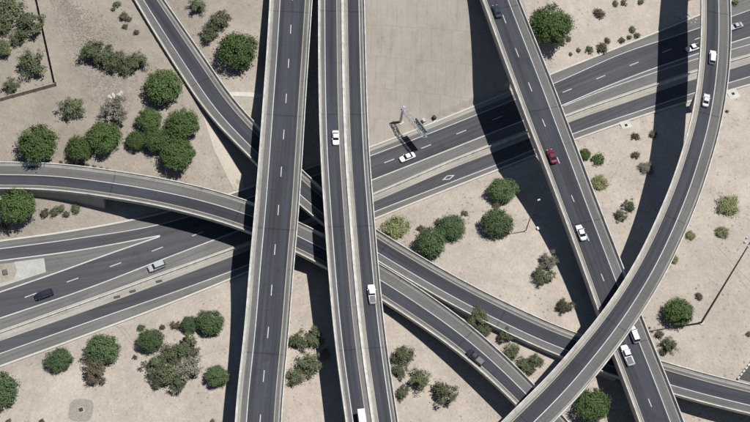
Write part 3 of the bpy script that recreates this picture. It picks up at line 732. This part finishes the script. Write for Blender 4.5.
def plant(px, py, dpx, kind, label, m=None, name=None, group=None, cat=None, hs=1.0):
    rad = dpx/2/PXM(py)/.93; hgt = rad*hs*(1.0 if kind != 'shrub' else .75)
    P = on_ground(px, py, up=hgt*.62)
    me, tm = vr.choice(LIB[kind])
    small = kind == 'shrub'
    name = name or ('shrub' if small else 'tree'); cat = cat or ('shrub' if small else 'tree')
    root = empty(name, P, vr.uniform(0, 6.28), label=label, cat=cat, group=group)
    root.scale = (rad, rad*vr.uniform(.9, 1.08), hgt)
    o = link(bpy.data.objects.new('crown', crown_variant(me, m or MATS[kind])), root)
    if not small: link(bpy.data.objects.new('trunk', tm), root)
    return root
TG = 'trees growing beside the ramps'; SG = 'shrubs on the bare desert soil'
V = [
 (10,8,36,'open','ragged olive tree in the very top left corner'),
 (26,23,30,'open','olive tree beside the brown wall, just right of the corner tree'),
 (2,24,24,'open','dark olive tree against the left edge below the corner tree'),
 (18,36,20,'open','small olive tree filling the gap inside the brown wall, left of its long leg'),
 (106,56,24,'open','dark olive tree filling the middle of the joined group near the top left'),
 (127,64,22,'open','olive tree low in the right half of the joined group near the top left'),
 (4,46,25,'open','olive tree cut by the left edge, above the short leg of the brown wall'),
 (33,63,30,'open','dark spreading olive tree inside the corner of the brown wall'),
 (11,84,20,'open','small thin olive tree inside the brown wall by the left edge'),
 (95,51,33,'open','large dark olive tree, leftmost of the joined group near the top left'),
 (115,61,26,'open','dark olive tree just right of the middle of the joined group near the top left'),
 (137,60,24,'open','paler olive tree at the right end of the joined group near the top left'),
 (163,87,38,'round','big round green tree beside the ramp near the top left'),
 (72,108,27,'open','thin grey-olive tree below the rocky patch at the left'),
 (117,109,30,'open','pale grey leafless-looking tree among the rocks'),
 (149,120,27,'round','green tree at the upper left of the cluster of five round trees'),
 (182,124,33,'round','green tree at the right of the cluster of five round trees'),
 (156,139,29,'round','green tree in the middle of the cluster of five round trees'),
 (136,140,20,'round','smallest and leftmost green tree of the cluster of five'),
 (177,154,34,'round','lowest green tree of the cluster of five, nearest the left ramp'),
 (38,143,41,'round','lone big round green tree at the far left above the curved ramp'),
 (104,137,36,'round','round green tree joined to a smaller one above the curved ramp'),
 (79,148,28,'round','lower brighter green tree joined to a round one above the curved ramp'),
 (237,50,43,'round','lone big round green tree left of the tall two-lane overpass'),
 (219,20,28,'open','thin olive tree above the big round tree by the tall overpass'),
 (211,34,22,'open','darker olive tree between the thin tree and the ramp at the top'),
 (197,5,20,'open','olive tree at the top edge right of the ramp'),
 (17,206,38,'round','green tree pressed against the underside edge of the left curved ramp'),
 (0,390,40,'round','round green tree cut by the left edge near the bottom'),
 (59,360,25,'round','lone small round green tree south of the freeway at the left'),
 (103,349,35,'round','round green tree joined above a brownish tree at the lower left'),
 (94,371,28,'open','brownish open tree under the round green one at the lower left'),
 (151,340,27,'round','small green tree at the upper left of the big thicket'),
 (155,362,24,'open','olive tree at the left side of the big thicket'),
 (173,352,24,'open','dark olive tree in the upper middle of the big thicket'),
 (187,345,24,'open','olive tree at the upper right of the big thicket'),
 (167,373,28,'open','pale olive tree in the middle of the big thicket'),
 (189,369,26,'open','greyer olive tree at the right side of the big thicket'),
 (158,382,16,'open','small dark tree at the lower left tip of the big thicket'),
 (178,382,20,'open','dark olive tree at the bottom of the big thicket'),
 (190,324,19,'round','small green tree between the thicket and the freeway edge'),
 (210,322,28,'round','round green tree right of the small one, by the overpass shadow'),
 (217,376,24,'round','lone small green tree touching the shadow of the two-lane overpass'),
 (298,341,24,'open','olive tree touching the right edge of the two-lane overpass'),
 (314,337,22,'open','upper olive tree between the two tall overpasses'),
 (308,364,27,'open','broad olive tree in the middle of the gap between the tall overpasses'),
 (295,377,20,'open','lowest olive tree between the two tall overpasses'),
 (324,353,16,'open','pale treetop standing out of the dark shadow between the overpasses'),
 (403,355,26,'open','olive tree touching the twin overpass on its right side'),
 (399,371,18,'open','small dark tree below the one touching the twin overpass'),
 (419,378,27,'open','paler green tree in the lower group right of the twin overpass'),
 (403,392,18,'open','lowest small tree right beside the twin overpass'),
 (442,392,31,'open','broad olive tree at the right of the lower group, alone on the sand'),
 (478,317,24,'open','olive tree at the narrow tip of the wedge between two ramps'),
 (485,330,16,'open','small tree just below the wedge tip between two ramps'),
 (508,334,14,'open','small tree in the wedge beside the upper ramp'),
 (512,351,17,'open','dark small tree in the middle of the wedge between two ramps'),
 (523,364,19,'open','olive tree near the wide end of the wedge between two ramps'),
 (537,360,15,'open','rightmost small tree in the wedge between two ramps'),
 (397,225,34,'pale','pale yellowish green wide bush between the freeway and the ramp'),
 (431,243,33,'round','green tree beside the ramp, lower of a touching pair'),
 (452,227,29,'round','green tree, upper right of a touching pair by the freeway'),
 (498,223,32,'round','lone round green tree beside the small street light shadow'),
 (503,190,29,'round','green tree at the freeway edge beside the diagonal bridge shadow'),
 (548,260,21,'open','grey brown tree at the edge of the diagonal bridge shadow'),
 (544,275,22,'open','dark ragged tree just below the grey brown one by the shadow'),
 (566,305,17,'open','brown ragged tree half in the shadow above the ramp'),
 (585,154,14,'round','small green tree touching the right side of the diagonal overpass'),
 (600,181,21,'pale','pale green bush right of the diagonal overpass'),
 (647,166,19,'pale','dry pale bush half in the curved shadow at the right'),
 (631,205,15,'open','upper small olive tree beside the curved shadow'),
 (620,215,15,'open','lower small olive tree between the diagonal overpass and the curved shadow'),
 (678,312,31,'round','round green tree beside the foot of the tall light mast'),
 (731,203,30,'pale','pale green round tree on the sand at the far right'),
 (723,231,17,'pale','small pale bush just below the pale round tree at the far right'),
 (691,234,14,'pale','small pale bush beside the highest curved ramp'),
 (674,258,13,'pale','very sparse pale bush tucked against the highest curved ramp'),
 (669,344,20,'open','low olive tree beside the diagonal overpass below the light mast'),
 (551,25,45,'round','big round green tree at the top right of the diagonal overpass'),
 (592,405,36,'round','round green tree at the bottom between the curved ramp and diagonal overpass'),
]
for x, y, dd, kind, lab in V:
    m = LG2 if kind == 'round' and (y > 300 or 420 < x < 510) and x < 560 else None
    if 'pale grey leafless' in lab or 'pale treetop' in lab or 'greyer' in lab: m = LS  # treetop between the overpasses: sunlight put into its colour as paler leaves
    if 'under the round green one' in lab: m = LO
    if 'brown' in lab and kind == 'open' and 'wall' not in lab: m = LS if 'grey' in lab else LB
    if 'just below the grey brown' in lab: m = LO
    if 'dry pale' in lab: m = LS
    if kind == 'open': dd *= 1.28 if ('thicket' in lab or 'corner' in lab or 'wedge' in lab) else 1.16
    plant(x, y, dd, kind, lab, m=m, name='bush' if 'bush' in lab else ('round_tree' if kind == 'round' else 'olive_tree'), cat='bush' if 'bush' in lab else 'tree', group=TG, hs=.95 if kind == 'round' else .8)
S = [
 (117,4,9,'dark shrub at the top edge left of the ramp'),(113,9,6,'tiny shrub below the one at the top edge, left of the ramp'),
 (124,15,13,'largest dark shrub near the top left above the joined group of olive trees'),(129,19,7,'small shrub touching the right of the largest one near the top left'),
 (125,26,7,'small shrub below the largest one near the top left'),(137,32,8,'lone round brown shrub left of the top left ramp'),
 (3,226,10,'shrub at the left edge above the freeway'),(45,213,11,'first of the dark shrubs right of the tree below the curved ramp'),
 (54,211,11,'second of the dark shrubs right of the tree below the curved ramp'),(60,208,11,'tallest shrub in the row below the curved ramp'),
 (67,214,9,'low shrub in the row below the curved ramp'),(76,208,11,'last shrub at the right of the row below the curved ramp'),
 (141,328,9,'flat green shrub at the edge of the freeway, left of the thicket'),(163,327,8,'small brown shrub between thicket and freeway'),
 (175,325,11,'brown shrub touching the small green tree above the thicket'),(135,357,6,'tiny brown shrub left of the thicket'),
 (8,421,7,'tiny shrub at the bottom edge near the left corner'),(42,421,8,'tiny brown shrub at the bottom edge left of the stone ring'),(212,421,6,'tiny shrub at the bottom edge near the overpass shadow'),
 (421,228,9,'brown shrub right of the pale wide bush'),(440,221,12,'dark shrub tucked above the touching pair of trees'),(465,213,8,'small shrub alone between the pair of trees and the lone one'),
 (491,213,6,'tiny shrub above the lone round green tree'),(497,205,10,'dark shrub under the tree at the freeway edge'),
 (558,308,8,'dark shrub beside the brown tree above the ramp'),(598,158,16,'dark green shrub right of the small tree touching the overpass'),
 (636,136,10,'dark round shrub below the drain pad'),(636,155,11,'flat brown shrub between the round shrub and the dry bush'),(653,134,11,'shrub in the edge of the curved shadow'),
 (699,296,10,'lone dark shrub left of the light mast'),(659,334,12,'brown round shrub between the overpass and the round tree'),(664,351,10,'small shrub under the low olive tree'),
 (749,334,7,'dark shrub at the right edge level with the light mast foot'),
 (600,12,14,'dark upright shrub right of the big tree at the top'),(616,3,8,'first shrub along the top edge'),(624,2,8,'second shrub along the top edge'),(641,1,8,'third shrub along the top edge'),
 (563,43,7,'tiny shrub under the big tree at the top'),(569,39,7,'tiny shrub right under the big tree at the top'),(571,54,5,'tiny shrub nearest the freeway left of the row'),(579,50,6,'small shrub left of the row along the freeway'),
 (590,49,10,'upright shrub in the row along the freeway'),(602,47,14,'widest shrub in the row along the freeway'),(608,40,8,'brown shrub above the widest one in the row'),
 (622,40,8,'small brown shrub at the middle of the freeway row'),(633,29,9,'upper shrub near the right end of the freeway row'),(638,35,9,'last shrub at the right end of the freeway row'),(630,37,7,'low shrub near the right end of the freeway row'),
 (736,2,10,'dark shrub at the top edge right of the highest ramp'),(727,111,5,'tiny shrub beside the highest ramp near the white drain pad'),
 (501,338,12,'brown shrub in the wedge near the small trees'),(531,371,11,'shrub at the wide end of the wedge'),
]
for x, y, dd, lab in S:
    m = LB if ('brown' in lab) else (LG if 'green' in lab else vr.choice([LO, LB]))
    plant(x, y, dd, 'shrub', lab, m=m, group=SG)
for k, (x, y) in enumerate([(61,162),(66,163),(73,164),(80,164.5),(87,165.5),(94,166.5),(101,168),(107,169.5)]):
    plant(x, y, 4.5, 'shrub', 'tiny dark shrub in the row along the upper edge of the left curved ramp', m=LB, group='tiny shrubs along the ramp edge')

# ------------------------------------------------------------------ brown wall, drains, pads, rocks
WB = mat('brown_block', (.30, .25, .20), .9, noise=[(1.5, .15, 4)])
def wall_run(parent, P0, P1, name):
    P0, P1 = np.array(P0), np.array(P1); L = np.linalg.norm((P1-P0)[:2]); n = max(2, int(L/3)); mb = MB()
    an = math.atan2(P1[1]-P0[1], P1[0]-P0[0])
    for i in range(n):
        c = P0+(P1-P0)*(i+.5)/n; g = gz(c[0], c[1]); mb.box((c[0]-org[0], c[1]-org[1], g+.75-org[2]), (L/n+.01*(i % 2), .20-.004*(i % 2), 1.7), an)
    for i in range(n+1):
        c = P0+(P1-P0)*i/n; g = gz(c[0], c[1]); mb.box((c[0]-org[0], c[1]-org[1], g+.8-org[2]), (.32, .32, 1.8), an)
    mb.build(name, WB, parent)
org = on_ground(56, 86); r = empty('block_wall', org, label='brown block wall turning a corner at the top left', cat='wall')
wall_run(r, org, on_ground(32, -24), 'wall_panel'); wall_run(r, org, on_ground(-40, 112), 'wall_panel')
DARK = mat('iron_grate', (.035, .035, .035), .7)
def drain(px, py, size, label, ring=False):
    c = on_ground(px, py); r = empty('storm_drain', c, .35, label=label, cat='drain')
    if not ring:
        mb = MB(); mb.box((0, 0, .05), (size, size, .24)); mb.build('apron', PADC, r)
    mb = MB(); mb.box((0, 0, .16), (size*.62, size*.62, .14)) if ring else mb.box((0, 0, .18), (size*.26, size*.26, .06))
    mb.build('frame', PADC if ring else DARK, r)
    mb = MB()
    gs = size*.5 if ring else size*.2
    for i in range(6): mb.box((-gs/2+gs*(i+.5)/6, 0, .26 if ring else .23), (gs/9, gs, .05))
    mb.box((0, 0, .235 if ring else .213), (gs, gs, .01)); mb.build('grate', DARK, r)
    return c
drain(626, 125.5, 3.2, 'pale concrete drain pad beside the freeway, left of the curved shadow')
drain(733, 94, 3.4, 'pale concrete drain pad right of the highest curved ramp')
c = drain(81, 410, 2.2, 'square drain grate inside a ring of grey stones at the lower left', ring=True)
ROCK = mat('grey_rock', (.27, .245, .21), .9, noise=[(1.2, .25, 4)]); ROCK3 = mat('brown_rubble', (.24, .21, .175), .9, noise=[(1, .3, 4)]); ROCK2 = mat('tan_rock', (.36, .31, .25), .9, noise=[(1, .3, 4)])
def rocks(name, pts, smin, smax, m, label, cat='rocks'):
    mb = MB(); rr = random.Random(5)
    for (x, y) in pts:
        z = gz(x, y); s_ = rr.uniform(smin, smax); P = []
        for k in range(5):
            a = k*1.256+rr.uniform(-.3, .3); P.append((x+math.cos(a)*s_*rr.uniform(.7, 1.1), y+math.sin(a)*s_*rr.uniform(.7, 1.1), z-.03))
        P += [(x+(p[0]-x)*.55, y+(p[1]-y)*.55, z+s_*rr.uniform(.4, .8)) for p in P]
        mb.add(P, [(k, (k+1) % 5, 5+(k+1) % 5, 5+k) for k in range(5)]+[(5, 6, 7, 8, 9)])
    o = mb.build(name, m); tag(o, label, cat, kind='stuff'); return o
rr = random.Random(2); pts = []
while len(pts) < 900:
    x, y = rr.uniform(-3.1, 3.1), rr.uniform(-3.2, 3.2)
    if (abs(x)/3.0)**4+(abs(y)/3.1)**4 < 1 and max(abs(x), abs(y)) > 1.0: pts.append((c[0]+x, c[1]+y))
patch('stone_bed', [proj(np.array([c[0]+3.0*math.copysign(abs(math.cos(t))**.6, math.cos(t)), c[1]+3.1*math.copysign(abs(math.sin(t))**.6, math.sin(t)), gz(c[0], c[1])])) for t in np.linspace(0, 6.283, 25)[:-1]], mat('gravel_bed', (.255, .24, .205), .95, noise=[(1.5, .25, 5)]), .05)['kind'] = 'structure'
rocks('stone_ring', pts, .10, .2, ROCK, 'grey stones laid in a rounded ring about the drain grate')
WASH = mat('wash_gravel', (.225, .198, .165), .95, noise=[(.25, .18, 6), (1.2, .28, 5), (3.0, .2, 4)], bump=(1.5, 1.0, .3))
struct(patch('wash_bed', [(44,-20),(56,-20),(64,8),(70,26),(80,44),(90,62),(104,70),(122,72),(138,80),(130,92),(136,106),(124,118),(112,128),(100,120),(98,104),(88,96),(92,84),(82,72),(70,56),(62,36),(54,14)], WASH, .05))
pts = []
for _ in range(3200):
    t = rr.random(); u = 52+t*62+rr.gauss(0, 4); v = 4+t*t*92+rr.gauss(0, 7)
    if t > .45: u += rr.gauss(0, 9); v += rr.gauss(0, 8)
    if t > .1: q = on_ground(u, v); pts.append((q[0], q[1]))
rocks('rubble', pts, .08, .30, ROCK3, 'scattered brown rubble along the dry wash near the joined olive trees')
pts = [tuple(on_ground(108+rr.gauss(0, 1.2)+i*.9, 97.5-i*.25+rr.gauss(0, .8))[:2]) for i in range(16)]
rocks('pale_boulders', pts, .4, .9, PADC, 'pale boulders lying in a short row above the grey tree')
pts = []
for _ in range(60):
    q = on_ground(686+rr.gauss(0, 6), 19+rr.gauss(0, 2.5)); pts.append((q[0], q[1]))
rocks('pale_rubble', pts, .2, .55, PADC, 'pale rubble beside the freeway kerb near the highest ramp')
pts = []
for _ in range(260):
    u = rr.uniform(2, 748); v = rr.uniform(2, 420); q = on_ground(u, v)
    if q[2] > .3: pts.append((q[0], q[1]))
rocks('loose_stones', pts, .10, .26, ROCK2, 'loose stones scattered over the bare desert soil')

# headwall / path by the tall overpass
struct(patch('concrete_path', [(228,92),(252,92.5),(268,95),(268,99),(250,97),(231,96)], PADC, .09))
struct(patch('service_pad', [(739,379),(757,355),(790,350),(790,388),(750,382)], SHLD, .08))
mb = MB(); a = on_ground(737, 380); b = on_ground(757, 355); an = math.atan2(b[1]-a[1], b[0]-a[0]); L = np.linalg.norm((b-a)[:2])
for i in range(8):
    q = a+(b-a)*(i+.5)/8; mb.box((q[0], q[1], gz(q[0], q[1])+.2), (L/8-.25, .45, .8), an)
o = mb.build('low_barrier', PADC); tag(o, 'short row of pale concrete blocks at the lower right corner', 'barrier')

# faint vehicle and footpath tracks pressed into the soil, dry grass tufts
TRK = mat('packed_track', (.315, .272, .228), .95, noise=[(.4, .15, 5), (2.0, .15, 4)])
def track(pts, wpx, m):
    P = cr([np.array([a, b, 0.0]) for a, b in pts], 6); T = np.gradient(P, axis=0); T /= np.linalg.norm(T, axis=1)[:, None]
    N = np.stack([-T[:, 1], T[:, 0]], 1)*wpx/2
    L_ = [(p[0]+n_[0], p[1]+n_[1]) for p, n_ in zip(P, N)]; R_ = [(p[0]-n_[0], p[1]-n_[1]) for p, n_ in zip(P, N)]
    struct(patch('soil_track', L_+R_[::-1], m, .045))
track([(117,326),(124,334),(132,345),(134,360)], 1.0, TRK); track([(121,325),(128,333),(136,346),(138,360)], .8, TRK)
track([(196,357),(212,352),(226,348),(231,345)], 1.2, TRK); track([(727,262),(737,274),(748,289),(760,302)], .9, TRK)
track([(719,248),(729,259),(742,273),(756,286)], .7, TRK); track([(608,180),(616,172),(622,160),(628,156)], .8, TRK)
track([(602,176),(611,178),(618,170)], .7, TRK); track([(424,214),(428,205),(440,200)], .8, TRK)
STRAW = mat('dry_grass', (.27, .225, .15), .9); mb = MB(); rr = random.Random(8)
for _ in range(520):
    q = on_ground(rr.uniform(2, 748), rr.uniform(2, 420))
    if q[2] < .25: continue
    for _k in range(9):
        a = rr.uniform(0, 6.28); l_ = rr.uniform(.15, .42); x, y = q[0]+rr.gauss(0, .18), q[1]+rr.gauss(0, .18)
        mb.add([(x-.03*math.sin(a), y+.03*math.cos(a), q[2]-.02), (x+.03*math.sin(a), y-.03*math.cos(a), q[2]-.02), (x+math.cos(a)*l_, y+math.sin(a)*l_, q[2]+l_*.7)], [(0, 1, 2)])
tag(mb.build('dry_grass', STRAW), 'scattered dry grass tufts over the bare desert soil', 'dry grass', kind='stuff')

# ------------------------------------------------------------------ poles and gantry
STEEL = mat('weathered_steel', (.12, .10, .085), .65, .2, noise=[(.5, .1, 3)]); GALV = mat('galvanised_steel', (.55, .56, .56), .45, .5)
GALVD = mat('dull_grate_steel', (.10, .10, .10), .6, .3); LENS = mat('lamp_glass', (.42, .42, .41), .3)
base = on_ground(701, 323)
best = min(np.arange(15, 60, .25), key=lambda h: np.hypot(*(np.array(proj(base+np.array([0, 0, h])))-np.array([749, 241]))))
r = empty('light_mast', base, label='very tall light mast leaning up the picture at the right', cat='light mast')
mb = MB(); mb.tube((0, 0, 0), (0, 0, best), .30, .14, 12); mb.build('pole', STEEL, r)
mb = MB(); mb.tube((0, 0, -.4), (0, 0, .35), .65, n=14); mb.build('footing', PADC, r)
mb = MB()
for k in range(16):
    a0, a1 = k/16*6.283, (k+1)/16*6.283; mb.tube((1.1*math.cos(a0), 1.1*math.sin(a0), best-.3), (1.1*math.cos(a1), 1.1*math.sin(a1), best-.3), .07, n=6)
for k in range(4): mb.tube((0, 0, best-.3), (1.1*math.cos(k*1.571), 1.1*math.sin(k*1.571), best-.3), .05, n=6)
mb.build('lamp_ring', GALV, r)
for k in range(6):
    a0 = k/6*6.283; mb = MB(); x, y = 1.35*math.cos(a0), 1.35*math.sin(a0); mb.tube((x, y, best-.1), (x, y, best-.65), .16, .34, 10); mb.build('lamp', LENS, r)
base = on_ground(525.6, 231.3)
r = empty('street_light', base, label='small street light with a curved arm beside the diagonal bridge shadow', cat='street light')
hp = min(np.arange(6, 25, .25), key=lambda h: abs(proj(base+np.array([0, 0, h]))[1]-201))
arm = unproj(538.6, 200, base[2]+hp)-base; arm = np.array([arm[0], arm[1], 0]); la = np.linalg.norm(arm)
arm = arm/la*min(la, 3.5)
mb = MB(); mb.tube((0, 0, 0), (0, 0, hp-1.2), .16, .09, 8); mb.build('pole', STEEL, r)
mb = MB(); p = [(0, 0, hp-1.2), (arm[0]*.25, arm[1]*.25, hp-.5), (arm[0]*.6, arm[1]*.6, hp-.1), (arm[0], arm[1], hp)]
for a, b in zip(p[:-1], p[1:]): mb.tube(a, b, .07, .06, 6)
mb.build('arm', STEEL, r)
mb = MB(); mb.box((arm[0]*1.1, arm[1]*1.1, hp), (.8, .4, .2), math.atan2(arm[1], arm[0])); mb.build('lamp', LENS, r)
mb = MB(); mb.tube((0, 0, -.4), (0, 0, .3), .45, n=12); mb.build('footing', PADC, r)
c = on_ground(538.5, 229); r = empty('utility_box', c, .3, label='small pale utility box on the sand right of the street light', cat='utility box')
mb = MB(); mb.box((0, 0, .3), (1.0, .8, .7)); mb.build('cabinet', PADC, r); mb = MB(); mb.box((0, 0, .68), (1.1, .9, .07)); mb.build('lid', GALV, r)

for k, (x, y, lab) in enumerate([(117, 297, 'first dark drain inlet in the median, left of the silver suv'), (132.5, 291.3, 'middle one of the three dark drain inlets in the median'), (159, 281.3, 'third dark drain inlet in the median, just below the silver suv')]):
    P = unproj(x, y, .05); r = empty('drain_inlet', P, .32, label=lab, cat='drain', group='drain inlets in the median')
    mb = MB(); mb.box((0, 0, 0), (1.7, .75, .06)); mb.build('frame', DARK, r); mb = MB()
    for q in range(5): mb.box((-.64+.32*q, 0, .045), (.1, .6, .03))
    mb.build('grate', GALVD, r)
P = unproj(5, 272.5, .1); r = empty('utility_cover', P, .3, label='dark square utility cover in the dirt island of the road fork', cat='utility cover')
mb = MB(); mb.box((0, 0, .08), (1.3, 1.6, .3)); mb.build('box', DARK, r); mb = MB(); mb.box((0, 0, .25), (1.1, 1.4, .05)); mb.build('lid', GALVD, r)

# cantilever sign over the freeway
GZ = 8.2
a = unproj(403, 108, GZ); b = unproj(425, 136, GZ); base = np.array([a[0], a[1], gz(a[0], a[1])])
r = empty('sign_gantry', base, label='cantilever sign gantry reaching over the freeway in front of the white sedan', cat='road sign')
dv = (b-a)[:2]; L = np.linalg.norm(dv); u = dv/L; pn = np.array([-u[1], u[0]])
Q = lambda t, o, z: (u[0]*t+pn[0]*o, u[1]*t+pn[1]*o, z-base[2])
mb = MB(); mb.tube((0, 0, -.5), (0, 0, GZ+.9-base[2]), .42, .32, 12); mb.build('post', GALV, r, True)
mb = MB()
for o_ in (-.6, .6):
    for z in (GZ-.55, GZ+.65): mb.tube(Q(-.4, o_, z), Q(L, o_, z), .10, n=6)
n = 8
for i in range(n+1):
    t0 = L*i/n
    for o_ in (-.6, .6): mb.tube(Q(t0, o_, GZ-.55), Q(t0, o_, GZ+.65), .06, n=5)
    for z in (GZ-.55, GZ+.65): mb.tube(Q(t0, -.6, z), Q(t0, .6, z), .06, n=5)
    if i < n:
        t1 = L*(i+1)/n
        for z in (GZ-.55, GZ+.65): mb.tube(Q(t0, -.6 if i % 2 else .6, z), Q(t1, .6 if i % 2 else -.6, z), .06, n=5)
        for o_ in (-.6, .6): mb.tube(Q(t0, o_, GZ-.55), Q(t1, o_, GZ+.65), .06, n=5)
mb.build('truss', GALV, r)
SGN = mat('green_sign_face', (.02, .16, .10), .5); 
an = math.atan2(u[1], u[0])
mb = MB(); q = Q(L*.72, .85, GZ+.1); mb.box(q, (L*.50, .08, 3.0), an); mb.build('sign_panel', SGN, r)
mb = MB(); q = Q(L*.72, .76, GZ+.1); mb.box(q, (L*.495, .08, 2.95), an); mb.build('panel_backing', GALV, r)
mb = MB(); q = Q(L*.72, .95, GZ-1.9); mb.box(q, (L*.52, 1.0, .08), an)
mb.build('catwalk', mat('walkway_grating', (.10, .17, .16), .6, .3), r)
mb = MB()
for t0 in (.52, .72, .92): mb.tube(Q(L*t0, .6, GZ-.55), Q(L*t0, 1.3, GZ-1.9), .05, n=5); 
mb.build('bracket', GALV, r)
mb = MB(); mb.box((0, 0, -.1), (1.6, 1.6, .5), an); mb.build('footing', PADC, r)
# expansion joint on the diagonal overpass is paint only; cabinet boxes on the kerb beside the gantry
for k, (x, y, lab) in enumerate([(423.5, 122, 'pale cabinet on the gutter right of the sign gantry'), (434, 119, 'dark cabinet on the gutter, farther right of the sign gantry')]):
    c = on_ground(x, y); r = empty('control_cabinet', c, an, label=lab, cat='cabinet')
    mb = MB(); mb.box((0, 0, .55), (1.1, .8, 1.3)); mb.build('cabinet', PADC if k == 0 else DARK, r); mb = MB(); mb.box((0, 0, 0), (1.6, 1.3, .2)); mb.build('base', PADC, r)
